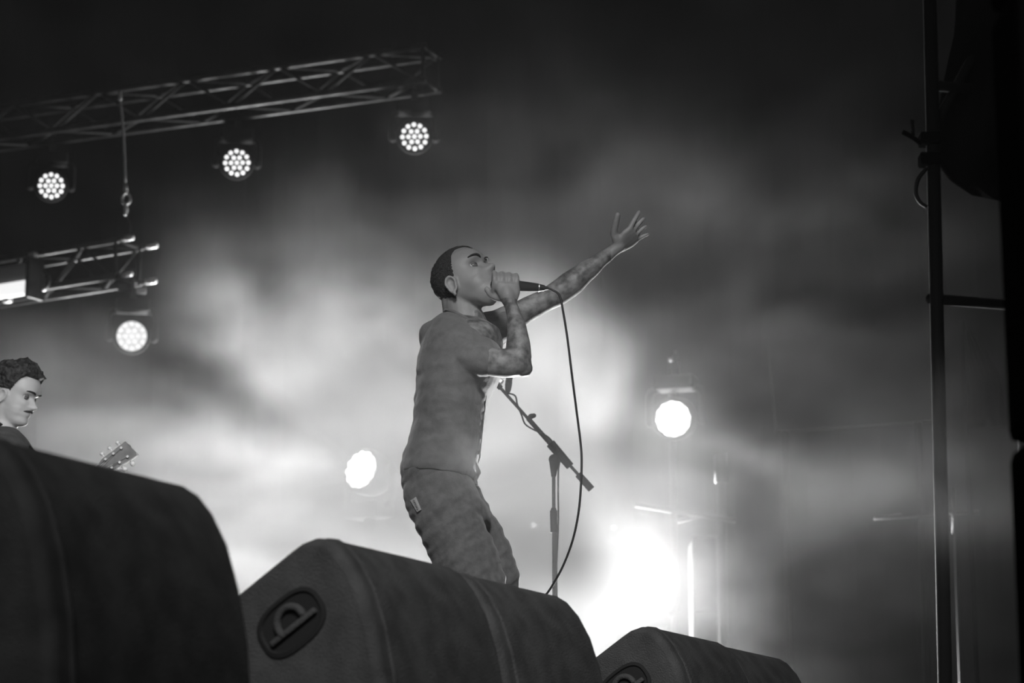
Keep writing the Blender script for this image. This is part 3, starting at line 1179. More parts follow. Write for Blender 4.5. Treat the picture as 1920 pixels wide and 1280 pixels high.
# legs: thighs, shins
limb(bm, [(818, 928, -.08, 40), (838, 985, -.10, 42), (858, 1050, -.12, 38), (882, 1130, -.14, 37), (880, 1165, -.14, 34), (862, 1240, -.13, 33), (842, 1320, -.12, 26), (828, 1395, -.11, 19)])
limb(bm, [(838, 928, .08, 40), (872, 990, .11, 40), (905, 1050, .13, 36), (935, 1110, .14, 36), (934, 1150, .14, 33), (925, 1230, .14, 32), (912, 1310, .14, 25), (902, 1390, .14, 19)])


def hand_palm(bm, a, b, side, ra, rb, thick):
    """flattened palm from wrist a to knuckles b; side = half-width direction"""
    d = (b - a)
    nrm = d.cross(side).normalized()
    rings = []
    for t, wf in ((0, ra), (.25, (ra + rb) / 2), (.6, rb), (.9, rb), (1.0, rb * .9)):
        rings.append(ell(a + d * t, side.normalized() * wf, nrm * thick * (1 - .2 * t), 16, .8))
    add_ring_loft(bm, rings)


def finger(bm, pts, r):
    n = len(pts)
    add_tube(bm, pts, [r * (1 - .22 * i / (n - 1)) for i in range(n)], 10, 4, True)


# open far hand: palm towards the front, thumb up, fingers reaching away to the upper right
hw_, hk = S(1157, 465, .20), S(1190, 437, .205)
side = (S(1180, 424, .17) - S(1198, 455, .235)).normalized()
hand_palm(bm, hw_, hk, side, .021, .038, .013)
hd = (hk - hw_).normalized()
for i, (f, ln, ex, dy) in enumerate(((.95, .064, (4, -26), .040), (.33, .066, (10, -20), .065), (-.30, .058, (13, -14), .08), (-.92, .046, (14, -6), .07))):
    b0 = hk + side * .031 * f - hd * .006
    dirv = V((ex[0], 0, -ex[1])).normalized() * .75 + hd * .75
    p1 = b0 + dirv.normalized() * ln * .42
    p2 = p1 + (dirv.normalized() * .9 + V((0, dy * 6, 0))).normalized() * ln * .33
    p3 = p2 + (dirv.normalized() * .7 + V((0, dy * 9, 0))).normalized() * ln * .28
    finger(bm, [b0 - hd * .02, b0, p1, p2, p3], .0088 - .0006 * i)
finger(bm, [S(1158, 458, .195), S(1151, 440, .18), S(1154, 421, .165), S(1158, 403, .155)], .0125)
limb(bm, [(1160, 460, .195, 8.5), (1155, 447, .185, 8.5), (1152, 436, .18, 6.5)])

# near hand wrapped round the microphone head
MIC_A, MIC_B = S(919, 533, -.115), S(1036, 541, -.10)
mdir = (MIC_B - MIC_A).normalized()
mz = V((0, 0, 1)) - mdir * mdir.z
mz.normalize()
my = mdir.cross(mz).normalized()
if my.y > 0: my = -my                      # towards the camera
w0 = S(955, 566, -.145)
k0 = MIC_A + mdir * .047 + my * .036 + mz * (-.006)
hand_palm(bm, w0, k0 + mz * .004, mdir, .021, .037, .016)
limb(bm, [(957, 572, -.15, 12), (952, 556, -.148, 15), (949, 546, -.145, 14)])
for i in range(4):
    o = MIC_A + mdir * (.010 + .0215 * i)
    R = .0315 - .001 * i
    rr = [.0098, .0102, .0100, .0088][3 - i]
    pts = []
    for ang in ((-55, -20, 18, 55, 95, 130, 160) if i else (-50, -20, 15, 50, 88, 120, 145)):
        a = math.radians(ang)
        k_ = 1.0 + (.16 if ang in (18, 15, 95, 88) else 0)
        pts.append(o + (my * math.cos(a) + mz * math.sin(a)) * R * k_)
    finger(bm, pts, rr)
# thumb along the underside towards the chin
finger(bm, [S(946, 560, -.135), S(931, 558, -.13), S(920, 552, -.125), S(913, 542, -.12)], .0112)
body_me = remesh(bm, 0.0042, 2, 0.4)
body = obj('body', body_me, M['skin'], None, smooth=True)
# tattooed forearms, hands and throat keep the same skin but carry ink
body.data.materials.append(M['tattoo'])
for f in body.data.polygons:
    c = f.center
    k = FPX / c.y
    px = 960 + c.x * k / (math.cos(PITCH) + math.sin(PITCH) * (c.z - CAM_Z) / c.y)
    if (960 < px < 1146 and c.y > YS + .1) or (px > 890 and c.y < YS and c.z < S(960, 583).z) or (px < 955 and S(880, 680).z < c.z < S(880, 600).z and px > 840):
        f.material_index = 1
local(body, singer)


def sk(o):
    return local(o, singer)


# hair, brows, eyes
def singer_hair(p, a):
    front = sstep(.03, .075, p.x)
    line = -.075 + .150 * sstep(-.06, .02, p.x) * 0.45 + .085 * sstep(.0, .06, p.x)
    return p.z > line


hair = head_cap('hair', HT, M['hair'], None, singer_hair, .0045, .0022)
sk(hair)
before = set(COL.objects)
head_details(HT, None)
for o in list(COL.objects):
    if o not in before and o.parent is None:
        sk(o)

# shirt
bm = bmesh.new()
add_ring_loft(bm, [lring((836, 587), (926, 646), .115, e=.9), lring((826, 592), (934, 652), .135), lring((808, 606), (945, 664), .165),
                   lring((794, 632), (948, 678), .195), lring((785, 668), (944, 694), .205), lring((780, 706), (932, 716), .205),
                   lring((778, 745), (914, 746), .20), lring((776, 785), (908, 786), .195), lring((768, 820), (904, 822), .19),
                   lring((756, 852), (901, 858), .19), lring((750, 880), (896, 893), .19), lring((752, 893), (890, 906), .188)])
limb(bm, [(838, 640, -.10, 40), (858, 657, -.145, 38), (882, 668, -.17, 34.5), (902, 674, -.185, 32), (908, 676, -.188, 31)])
limb(bm, [(905, 632, .09, 36), (925, 620, .13, 34), (945, 607, .165, 31)])
limb(bm, [(812, 625, -.06, 26), (815, 640, -.04, 30)])
# hem bunched at the belly, with loose front edges catching the back light
limb(bm, [(884, 872, -.02, 8), (893, 884, -.02, 8), (888, 898, -.02, 8)])
shirt_me = remesh(bm, 0.0055, 4, 0.5)


def shirt_fn(c):
    n1 = noise.noise(V((c.x * 7, c.y * 7, c.z * 26)))
    n2 = noise.noise(V((c.x * 22 + 9, c.y * 20, c.z * 60)))
    n3 = noise.noise(V((c.x * 16, c.y * 10, c.z * 9 + 4)))
    return 0.0045 * n1 + 0.0022 * n2 + 0.003 * n3


wrinkle(shirt_me, shirt_fn)
shirt = obj('shirt', shirt_me, M['shirt'], None, smooth=True)
sk(shirt)
# open front placket edges
for dx, dd in ((0, -.06), (-7, -.10)):
    o = tube('placket_edge', [S(919 + dx, 705, dd), S(911 + dx, 742, dd), S(907 + dx, 780, dd), S(903 + dx, 820, dd), S(899 + dx, 858, dd)], .0022, M['shirt'], None, 6, 4)
    o.parent = shirt
o = tube('drawstring', [S(893, 846, -.02), S(900, 850, -.03), S(898, 862, -.03), S(892, 873, -.03)], .0022, M['steel'], None, 6, 4)
o.parent = shirt
bm = bmesh.new()
a_, b_, c_, d_ = S(883, 897, -.05), S(894, 890, -.05), S(896, 908, -.05), S(885, 905, -.05)
vv = [bm.verts.new(p) for p in (a_, b_, c_, d_)]
ww_ = [bm.verts.new(p + V((0, .035, 0))) for p in (a_, b_, c_, d_)]
bm.faces.new(vv); bm.faces.new(list(reversed(ww_)))
for i in range(4): bm.faces.new((vv[i], ww_[i], ww_[(i + 1) % 4], vv[(i + 1) % 4]))
o = obj('shirt_tail', bm, M['shirt'])
o.parent = shirt

# trousers
bm = bmesh.new()
add_ring_loft(bm, [lring((757, 868), (890, 880), .175), lring((752, 890), (890, 904), .182), lring((757, 918), (902, 930), .185), lring((766, 945), (915, 950), .185),
                   lring((778, 972), (922, 968), .175), lring((790, 995), (920, 985), .15)])
limb(bm, [(816, 930, -.09, 60), (840, 978, -.11, 60), (866, 1034, -.12, 60), (893, 1095, -.13, 56), (898, 1150, -.14, 46), (868, 1230, -.13, 39), (846, 1310, -.12, 36), (832, 1385, -.11, 34)])
limb(bm, [(850, 938, .07, 56), (876, 985, .08, 55), (903, 1032, .09, 52), (925, 1085, .10, 50), (936, 1135, .14, 40), (928, 1215, .14, 38), (914, 1300, .14, 36), (904, 1380, .14, 34)])
tr_me = remesh(bm, 0.0055, 4, 0.5)
axis = (S(935, 1085) - S(830, 930)).normalized()


def tr_fn(c):
    h = c.dot(axis)
    n1 = noise.noise(V((c.x * 5, c.y * 6, h * 38)))
    n2 = noise.noise(V((c.x * 18 + 3, c.y * 18, h * 70)))
    n3 = noise.noise(V((c.x * 9, c.y * 9, h * 9)))
    return 0.006 * max(n1, -.3) + 0.0022 * n2 + 0.006 * n3


wrinkle(tr_me, tr_fn)
tr = obj('trousers', tr_me, M['trousers'], None, smooth=True)
sk(tr)
# boots
for (px, py, d) in ((826, 1400, -.11), (900, 1395, .14)):
    ankle = S(px, py, d)
    bm = bmesh.new()
    f0 = V((ankle.x, ankle.y, 0))
    rings = []
    for x, hw2, h0, h1 in ((-.085, .018, .004, .05), (-.07, .036, .0, .10), (-.03, .042, 0, .135), (.03, .043, 0, .12), (.07, .045, 0, .085), (.12, .050, 0, .065), (.17, .045, 0, .05), (.20, .025, .004, .035)):
        rings.append(ell(f0 + V((x, 0, (h0 + h1) / 2)), V((0, hw2, 0)), V((0, 0, (h1 - h0) / 2)), 20, .75))
    add_ring_loft(bm, rings)
    add_tube(bm, [f0 + V((-.02, 0, .08)), V((f0.x - .02, f0.y, .17))], [.045, .047], 16)
    o = obj('boot', bm, M['leather'], None, smooth=True)
    sk(o)
# cloth patch on the back pocket with stitched ring marks
from mathutils.bvhtree import BVHTree
bv = BVHTree.FromPolygons([v.co for v in tr.data.vertices], [tuple(p.vertices) for p in tr.data.polygons])


def on_trousers(px, py, off=.003):
    o_, d_ = EYE, ray(px, py).normalized()
    l_, n_, i_, _ = bv.ray_cast(o_, d_)
    return l_ - d_ * off if l_ else S(px, py, -.16)


bm = bmesh.new()
cA, cB, cC, cD = (769, 938), (780, 931), (790, 955), (782, 960)
G = 5
gr = []
for i in range(G + 1):
    row = []
    for j in range(G + 1):
        u, v_ = i / G, j / G
        x = (cA[0] * (1 - u) + cB[0] * u) * (1 - v_) + (cD[0] * (1 - u) + cC[0] * u) * v_
        y = (cA[1] * (1 - u) + cB[1] * u) * (1 - v_) + (cD[1] * (1 - u) + cC[1] * u) * v_
        row.append(on_trousers(x, y, .005))
    gr.append(row)
fv = [[bm.verts.new(p) for p in r] for r in gr]
bk = [[bm.verts.new(p + ray(780, 945).normalized() * .006) for p in r] for r in gr]
for i in range(G):
    for j in range(G):
        bm.faces.new((fv[i][j], fv[i + 1][j], fv[i + 1][j + 1], fv[i][j + 1]))
        bm.faces.new((bk[i][j], bk[i][j + 1], bk[i + 1][j + 1], bk[i + 1][j]))
for j in range(G):
    bm.faces.new((fv[0][j], fv[0][j + 1], bk[0][j + 1], bk[0][j])); bm.faces.new((fv[G][j + 1], fv[G][j], bk[G][j], bk[G][j + 1]))
    bm.faces.new((fv[j + 1][0], fv[j][0], bk[j][0], bk[j + 1][0])); bm.faces.new((fv[j][G], fv[j + 1][G], bk[j + 1][G], bk[j][G]))
pt_ = obj('patch', bm, M['patch'])
pt_['label'] = 'pale cloth patch on the back pocket'
pt_.parent = tr
bm = bmesh.new()
for k_ in range(4):
    u = (k_ + .5) / 4
    cx, cy = 775.5 + (783.5 - 775.5) * u, 937.5 + (954 - 937.5) * u
    q = on_trousers(cx, cy, .0058)
    dx_ = (on_trousers(cx + 3, cy - 1.2, .0058) - q).normalized()
    dy_ = (on_trousers(cx + 1.2, cy + 3, .0058) - q).normalized()
    add_torus(bm, q, .0032, .0006, dx_, dy_, 12, 5)
o = obj('stitching', bm, M['patch_ink'])
o.parent = tr
cr = lring((834, 586), (928, 648), .121, e=.9, n=30)
o = tube('collar', cr + [cr[0]], .0050, M['shirt'], None, 8, 2)
o.parent = shirt
o = tube('necklace', [S(848, 590, -.07), S(870, 606, -.085), S(893, 622, -.075), S(915, 640, -.05), S(935, 652, -.02)], .0014, M['steel'], None, 6, 4)
sk(o)

# ------------------------------------------------------------------ microphone in the fist and its cable
mic = thing('microphone', 'black hand-held microphone gripped at the mouth of the singer', 'microphone', MIC_A)


def mo(name, a, b, r1, r2, m, par=mic, n=20):
    bm = bmesh.new()
    add_cyl(bm, a - MIC_A, b - MIC_A, r1, n, r2)
    return obj(name, bm, m, par, smooth=False)


bm = bmesh.new(); add_ico(bm, mdir * .022, .0215, 3)
obj('grille_head', bm, M['grille'], mic, smooth=True)
mo('collar_ring', MIC_A + mdir * .028, MIC_A + mdir * .036, .0235, .0235, M['black'])
pr = [(.034, .019), (.06, .0178), (.11, .0150), (.140, .0122), (.1435, .0122)]
bm = bmesh.new()
add_ring_loft(bm, [ell(mdir * x, my * r, mz * r, 20) for x, r in pr])
obj('handle', bm, M['black'], mic, smooth=True)
mo('end_ring', MIC_A + mdir * .142, MIC_A + mdir * .1445, .0127, .0127, M['alu'])
mo('plug', MIC_A + mdir * .1445, MIC_A + mdir * .160, .0112, .0085, M['rubber'])
mo('strain_relief', MIC_A + mdir * .160, MIC_A + mdir * .172, .0068, .004, M['rubber'])
e_ = MIC_A + mdir * .172
cab_pts = [e_ - mdir * .008, e_ + mdir * .010 + V((0, 0, -.004)), S(1049, 554, -.10), S(1056, 585, -.10), S(1064, 635, -.09), S(1072, 700, -.08), S(1081, 770, -.06), S(1088, 825, -.05), S(1090.5, 860, -.05),
           S(1089, 915, -.05), S(1084, 965, -.04), S(1073, 1015, -.02), S(1055, 1062, 0), S(1034, 1100, .02), S(1012, 1132, .04), S(985, 1180, .10), S(960, 1300, .16)]
g0 = S(950, 1450, .2)
cab_pts += [V((g0.x, g0.y + .05, .10)), V((g0.x - .05, g0.y + .12, .008)), V((g0.x - .4, g0.y + .3, .006)), V((g0.x - .9, g0.y + .25, .006)), V((g0.x - 1.4, g0.y + .7, .006))]
mc = tube('microphone_cable', cab_pts, .0034, M['rubber'], None, 8, 8)
tag(mc, 'black cable hanging in a long bow from the hand-held microphone', 'cable')

# ------------------------------------------------------------------ microphone stand with boom, behind the singer
YM = 8.5


def B(px, py, d=0.0):
    return P(px, py, YM + d)


base = V((B(1040, 1000).x, YM, 0))
ms = thing('microphone_stand', 'black boom microphone stand with its arm slanting down to the right', 'stand', base)


def bt(name, a, b, r, m='stand', r2=None, n=14):
    bm = bmesh.new()
    add_cyl(bm, a - base, b - base, r, n, r2)
    return obj(name, bm, M[m], ms, smooth=False)


KM = YM / FPX
bt('base_plate', V((base.x, YM, 0)), V((base.x, YM, .02)), .13, 'black', .125, 32)
bt('lower_pole', V((base.x, YM, .02)), B(1040, 990), 5.2 * KM)
bt('clutch', B(1038.5, 998), B(1038, 957), 6.8 * KM, 'black', 7.2 * KM)
bt('clutch_cap', B(1038, 957), B(1038, 952), 6.2 * KM, 'black', 4.5 * KM)
bt('upper_pole', B(1038.5, 990), B(1038, 880), 3.4 * KM)
bt('swivel', B(1038, 893), B(1039, 866), 4.6 * KM, 'black', 9.5 * KM)
bm = bmesh.new()
add_ico(bm, B(1039, 861) - base, 10.5 * KM, 3, (1, .7, 1))
obj('swivel_knob', bm, M['black'], ms, smooth=True)
ba, bb = B(934, 722, -.02), B(1108, 916, .02)
bd = (bb - ba)
bt('boom_arm', ba, bb - bd * .04, 3.0 * KM)
bt('boom_tip', ba - bd * .04, ba + bd * .03, 6.2 * KM, 'black', 5 * KM)
bt('boom_outer_tube', B(990, 784), B(1036, 836), 4.6 * KM)
bt('boom_clutch', B(1032, 831), B(1069, 874), 9.0 * KM, 'black', 8.0 * KM)
bt('counterweight', B(1084, 889), B(1109, 917), 6.8 * KM, 'black', 7.2 * KM)
bm = bmesh.new()
add_tube(bm, [B(992, 787) - base, B(995, 781) - base, B(1001, 779) - base], [4 * KM, 5.5 * KM, 4.5 * KM], 10, 4, True)
obj('tilt_knob', bm, M['black'], ms, smooth=True)
bm = bmesh.new()
add_box(bm, (B(938, 717) + V((0, -.02, 0))) - base, (.020, .03, .02), Matrix.Rotation(.7, 3, 'Y'), .004)
obj('clip', bm, M['alu'], ms)
# second microphone resting in the clip, most of it hidden by the forearm
m2a, m2b = B(954, 716, -.03), B(962, 640, -.03)
m2 = thing('microphone', 'spare microphone in the stand clip, mostly hidden behind the elbow', 'microphone', m2a)
dd_ = (m2b - m2a).normalized()
bm = bmesh.new()
s_, u_ = frame(dd_)
add_ring_loft(bm, [ell(dd_ * x, s_ * r, u_ * r, 18) for x, r in ((0, .0115), (.03, .0135), (.11, .0175), (.112, .023), (.12, .024), (.135, .022), (.147, .013))])
obj('handle', bm, M['black'], m2, smooth=True)
bm = bmesh.new()
add_ring_loft(bm, [ell(-dd_ * x, s_ * r, u_ * r, 18) for x, r in ((-.002, .0125), (.012, .0125), (.030, .0105), (.045, .005))])
obj('plug', bm, M['rubber'], m2, smooth=True)
cp = m2a - dd_ * .04
pts = [cp, B(966, 742, -.03), B(970, 758, -.03), B(978, 778, -.02), B(985, 795, .03), B(1002, 806, .03), B(1018, 813, -.03), B(1031, 822, -.04), B(1042, 838, -.04), B(1050, 858, .02), B(1047, 880, .03),
       B(1046.5, 920, .01), B(1047, 965, .01), B(1046, 1010, .01), B(1044, 1050, 0), B(1043, 1100, 0), B(1044, 1250, 0)]
z_ = B(1044, 1440)
pts += [V((z_.x + .02, YM - .12, .12)), V((z_.x + .12, YM - .2, .007)), V((z_.x - .3, YM - .1, .006)), V((z_.x - .9, YM + .3, .006))]
o = tube('microphone_cable', pts, .0031, M['rubber'], None, 8, 6)
tag(o, 'thin cable wound along the boom and down the stand pole', 'cable')

# ------------------------------------------------------------------ guitarist at the left edge and his guitar
YG = 8.3
KG = YG / FPX


def G_(px, py, d=0.0):
    return P(px, py, YG + d)


gp = thing('person', 'person with wavy dark hair and moustache looking down at a guitar', 'person', V((G_(20, 900).x, YG, 0)))
GR = Matrix.Rotation(math.radians(-15), 3, 'Z') @ Matrix.Rotation(math.radians(16), 3, 'Y')
GT = Matrix.Translation(G_(27, 739, 0)) @ GR.to_4x4() @ Matrix.Scale(0.90, 4)
bm = bmesh.new()
head_shell(bm, GT)
for s in (-1, 1): add_ear(bm, GT, s)


def glimb(bm, pts, n=18, k=5):
    add_tube(bm, [G_(p[0], p[1], p[2]) for p in pts], [p[3] * KG for p in pts], n, k, True)


glimb(bm, [(14, 755, 0, 30), (6, 785, .02, 31), (-4, 812, .02, 36)])
zt0 = G_(0, 830).z
gx = G_(-10, 830).x


def gring(x0, x1, z, dep, d=0.0):
    return ell(V(((x0 + x1) / 2, YG + d, z)), V(((x1 - x0) / 2, 0, 0)), V((0, dep, 0)), 30, .85)


xl_, xr_ = G_(-75, 830).x, G_(66, 830).x
add_ring_loft(bm, [gring(gx - .06, gx + .06, zt0 + .05, .06), gring(xl_ + .02, xr_ - .03, zt0 - .02, .15), gring(xl_, xr_, zt0 - .12, .19), gring(xl_, xr_ - .01, zt0 - .28, .18),
                   gring(xl_ + .02, xr_ - .04, zt0 - .42, .15), gring(xl_, xr_ - .02, zt0 - .58, .17)])
hipz = zt0 - .60
for s in (-1, 1):
    add_tube(bm, [V((gx - .02, YG + s * .09, hipz + .05)), V((gx + .03, YG + s * .10, hipz * .55)), V((gx, YG + s * .11, hipz * .28)), V((gx - .02, YG + s * .12, .08))], [.085, .065, .055, .035], 18, 6, True)
# near (right) arm picks, far (left) arm holds the neck
shn = V((gx, YG - .18, zt0 - .06))
add_tube(bm, [shn, V((gx - .05, YG - .24, zt0 - .20)), V((gx - .06, YG - .26, zt0 - .34))], [.055, .046, .036], 16, 6, True)
pick = V((gx + .16, YG - .20, zt0 - .42))
add_tube(bm, [V((gx - .06, YG - .26, zt0 - .33)), V((gx + .05, YG - .25, zt0 - .40)), pick], [.038, .032, .022], 16, 6, True)
neckp = G_(120, 960, -.02)
shf = V((gx + .02, YG + .19, zt0 - .06))
elf = V((gx + .13, YG + .20, zt0 - .32))
add_tube(bm, [shf, (shf + elf) / 2 + V((.02, .01, 0)), elf], [.055, .046, .036], 16, 6, True)
add_tube(bm, [elf, (elf + neckp) / 2 + V((0, 0, -.02)), neckp + V((-.01, .05, -.05))], [.038, .033, .022], 16, 6, True)
hand_palm(bm, neckp + V((-.01, .05, -.06)), neckp + V((.005, .045, .0)), V((.7, 0, .6)), .02, .036, .013)
ndir = (G_(250, 845, -.02) - G_(120, 960, -.02)).normalized()
for i in range(4):
    o = neckp + V((.005, .035, .0)) + ndir * (-.03 + .021 * i)
    up_ = V((0, 0, 1)) - ndir * ndir.z
    finger(bm, [o + V((0, .005, -.01)), o + V((0, 0, .018)), o + V((0, -.022, .032)), o + V((0, -.042, .026)), o + V((0, -.05, .012))], .0085)
hand_palm(bm, pick, pick + V((.05, .0, -.05)), V((.5, .2, .5)), .02, .036, .013)
for i in range(4):
    o = pick + V((.045, 0, -.048)) + V((.5, .2, .5)).normalized() * (-.03 + .02 * i)
    finger(bm, [o, o + V((.025, -.002, -.022)), o + V((.035, .012, -.042)), o + V((.025, .025, -.052))], .0085)
finger(bm, [pick + V((.02, .01, .01)), pick + V((.045, .025, -.01)), pick + V((.06, .03, -.035))], .0105)
gme = remesh(bm, 0.0048, 2, 0.4)
gb = obj('body', gme, M['skin_pale'], None, smooth=True)
local(gb, gp)
def ghair(p, a):
    if p.x > -.045 and p.x < .03 and p.z < .012 and not (.012 < p.x < .028 and p.z > -.035):
        return False
    return p.z > -.070 + .060 * sstep(-.07, -.02, p.x) + .085 * sstep(.0, .06, p.x)
gh = head_cap('hair', GT, M['hair_long'], None, ghair, .007, .004, bias=lambda p: (.016 * noise.noise(p * 40) + .006 * noise.noise(p * 110) + .018) * sstep(.01, .07, p.z))
local(gh, gp)
before = set(COL.objects)
head_details(GT, None)
bm = bmesh.new()
for s in (-1, 1):
    pts = [GT @ V((.092 - .0035 * k - (.006 if k == 3 else 0), s * (.001 + .0095 * k), -.0475 - .0026 * k)) for k in range(4)]
    add_tube(bm, pts, [.0045, .0048, .004, .0025], 8, 4, True)
obj('moustache', bm, M['hair_long'], None, smooth=True)
def gbeard(p, a):
    return p.z < -.088 and p.x > -.02
for o in list(COL.objects):
    if o not in before and o.parent is None: local(o, gp)
# tee shirt
bm = bmesh.new()
add_ring_loft(bm, [gring(gx - .085, gx + .085, zt0 + .045, .09), gring(xl_ - .01, xr_ - .015, zt0 - .005, .19), gring(xl_ - .01, xr_ + .008, zt0 - .12, .20), gring(xl_ - .01, xr_, zt0 - .28, .195),
                   gring(xl_ + .005, xr_ - .025, zt0 - .42, .17), gring(xl_ - .012, xr_ - .005, zt0 - .60, .185)])
add_tube(bm, [V((gx, YG - .17, zt0 - .055)), V((gx - .03, YG - .22, zt0 - .15)), V((gx - .05, YG - .25, zt0 - .24))], [.078, .070, .064], 18, 5, True)
add_tube(bm, [V((gx, YG + .17, zt0 - .055)), shf + V((.03, .01, -.08)), (shf + elf) / 2 + V((.03, .01, -.02))], [.078, .070, .064], 18, 5, True)
tme = remesh(bm, 0.007, 4, 0.5)
wrinkle(tme, shirt_fn)
o = obj('tee_shirt', tme, M['tee'], None, smooth=True); local(o, gp)
bm = bmesh.new()
add_ring_loft(bm, [gring(xl_ + .0, xr_ - .02, hipz + .08, .175), gring(xl_ - .01, xr_ - .01, hipz, .185), gring(xl_ + .02, xr_ - .03, hipz - .08, .17)])
for s in (-1, 1):
    add_tube(bm, [V((gx - .02, YG + s * .09, hipz)), V((gx + .03, YG + s * .10, hipz * .55)), V((gx, YG + s * .11, hipz * .28)), V((gx - .02, YG + s * .12, .07))], [.10, .08, .07, .065], 18, 6, True)
jme = remesh(bm, 0.007, 4, 0.5)
wrinkle(jme, lambda c: .005 * noise.noise(V((c.x * 8, c.y * 8, c.z * 22))))
o = obj('jeans', jme, M['trousers'], None, smooth=True); local(o, gp)
for s in (-1, 1):
    bm = bmesh.new()
    f0 = V((gx - .02, YG + s * .12, 0))
    add_ring_loft(bm, [ell(f0 + V((x, 0, (h0 + h1) / 2)), V((0, h2, 0)), V((0, 0, (h1 - h0) / 2)), 20, .75) for x, h2, h0, h1 in
                       ((-.085, .018, .004, .05), (-.07, .036, .0, .09), (-.03, .042, 0, .11), (.03, .043, 0, .10), (.07, .045, 0, .08), (.12, .050, 0, .06), (.17, .045, 0, .05), (.20, .025, .004, .035))])
    o = obj('shoe', bm, M['leather'], None, smooth=True); local(o, gp)

# the guitar: body hangs at his hip, neck climbs to the right, head visible above the near wedge
nut = G_(186, 884, -.02)
hend = G_(250, 838, -.02)
gd = (hend - nut).normalized()
gup = (V((0, 0, 1)) - gd * gd.z).normalized()          # across the neck
gfr = gd.cross(gup).normalized()
if gfr.y > 0: gfr = -gfr                                # front of the guitar faces the crowd
gfr = (gfr + V((0, 0, .0))).normalized()
gt = thing('electric_guitar', 'guitar whose pale headstock and pearl tuners rise above the nearest stage monitor', 'guitar', nut)
GM = Matrix((gd, gup, gfr)).transposed()


def gl(x, y, z):
    return gd * x + gup * y + gfr * z


def plate(name, outline, z0_, z1_, m, par, bev=0):
    bm = bmesh.new()
    a = [bm.verts.new(gl(x, y, z0_)) for x, y in outline]
    b = [bm.verts.new(gl(x, y, z1_)) for x, y in outline]
    n_ = len(a)
    bm.faces.new(a); bm.faces.new(list(reversed(b)))
    for i in range(n_): bm.faces.new((a[i], b[i], b[(i + 1) % n_], a[(i + 1) % n_]))
    o = obj(name, bm, m, par)
    return o


hl = (hend - nut).length
hs = [(0, -.020), (.018, -.024), (.036, -.030), (hl * .55, -.031), (hl * .97, -.034), (hl * 1.0, -.030), (hl * .97, -.010), (hl * .955, 0), (hl * .965, .010), (hl * .94, .026), (hl * .91, .032),
      (hl * .55, .030), (.036, .030), (.018, .024), (0, .020)]
head_o = plate('headstock', hs, -.008, .008, M['wood'], gt)
for s in (-1, 1):
    ed = [p for p in hs if (p[1] * s > 0)]
    ed.sort()
    tube('binding', [gl(x, y, .009) for x, y in ed], .0022, M['wood_pale'], head_o, 6, 2)
for i in range(3):
    for s in (-1, 1):
        x = hl * (.30 + .23 * i)
        bm = bmesh.new()
        add_cyl(bm, gl(x, s * .019, .006), gl(x, s * .019, .020), .0045, 10)
        pg = obj('tuner_post', bm, M['alu'], gt)
        bm = bmesh.new()
        add_cyl(bm, gl(x, s * .028, 0), gl(x, s * .040, 0), .0035, 8)
        add_ico(bm, gl(x, s * .046, 0), .0100 if s < 0 else .0075, 2, (1, 1, 1))
        obj('tuner_button', bm, M['pearl'], gt, smooth=True)
bm = bmesh.new()
nl = .60
add_ring_loft(bm, [[gl(x, w_ * c_, (.008 if c_ * c_ < 2 else 0) - (.018 * (1 - c_ * c_) if k_ else 0)) for (c_, k_) in ((-1, 0), (1, 0), (.8, 1), (.3, 1), (-.3, 1), (-.8, 1))] for x, w_ in ((.002, .021), (-.3, .024), (-nl, .028))])
obj('neck', bm, M['wood'], gt)
bm = bmesh.new(); add_box(bm, gl(0, 0, .010), (.005, .043, .006), GM, .001); obj('nut', bm, M['wood_pale'], gt)
for i in range(12):
    x = -nl * (1 - 2 ** (-(i + 1) / 12)) * 1.25
    bm = bmesh.new(); add_box(bm, gl(x, 0, .009), (.0025, .046, .003), GM); obj('fret', bm, M['alu'], gt)
bo = []
for i in range(40):
    a = 2 * PI * i / 40
    x = -.42 * .5 * math.cos(a)
    y = (.165 - .035 * math.cos(a)) * math.sin(a) * (1 - .22 * gs(x, -.01, .07))
    bo.append((-nl - .14 + x * 1.0 - 0.02, y))
plate('guitar_body', bo, -.030, .010, M['wood'], gt)
bm = bmesh.new(); add_box(bm, gl(-nl - .20, 0, .018), (.015, .09, .016), GM, .003); obj('bridge', bm, M['alu'], gt)
for x in (-nl - .05, -nl - .13):
    bm = bmesh.new(); add_box(bm, gl(x, 0, .014), (.035, .075, .010), GM, .003); obj('pickup', bm, M['black'], gt)
for i in range(6):
    y = -.017 + .0068 * i
    tube('string', [gl(-nl - .20, y * 1.4, .027), gl(0, y, .0145), gl(hl * (.30 + .23 * (i if i < 3 else 5 - i)), (-.019 if i < 3 else .019), .013)], .0007, M['alu'], gt, 4, 1)
s0_, s1_ = gl(-nl - .34, 0, 0), gl(-nl + .04, .12, 0)
o = tube('strap', [s0_, V((gx - .16, YG - .12, zt0 - .25)) - nut, V((gx - .05, YG - .17, zt0 + .0)) - nut, V((gx + .05, YG + .0, zt0 + .045)) - nut, V((gx + .17, YG - .1, zt0 - .15)) - nut, s1_], .012, M['rubber'], gt, 8, 6)

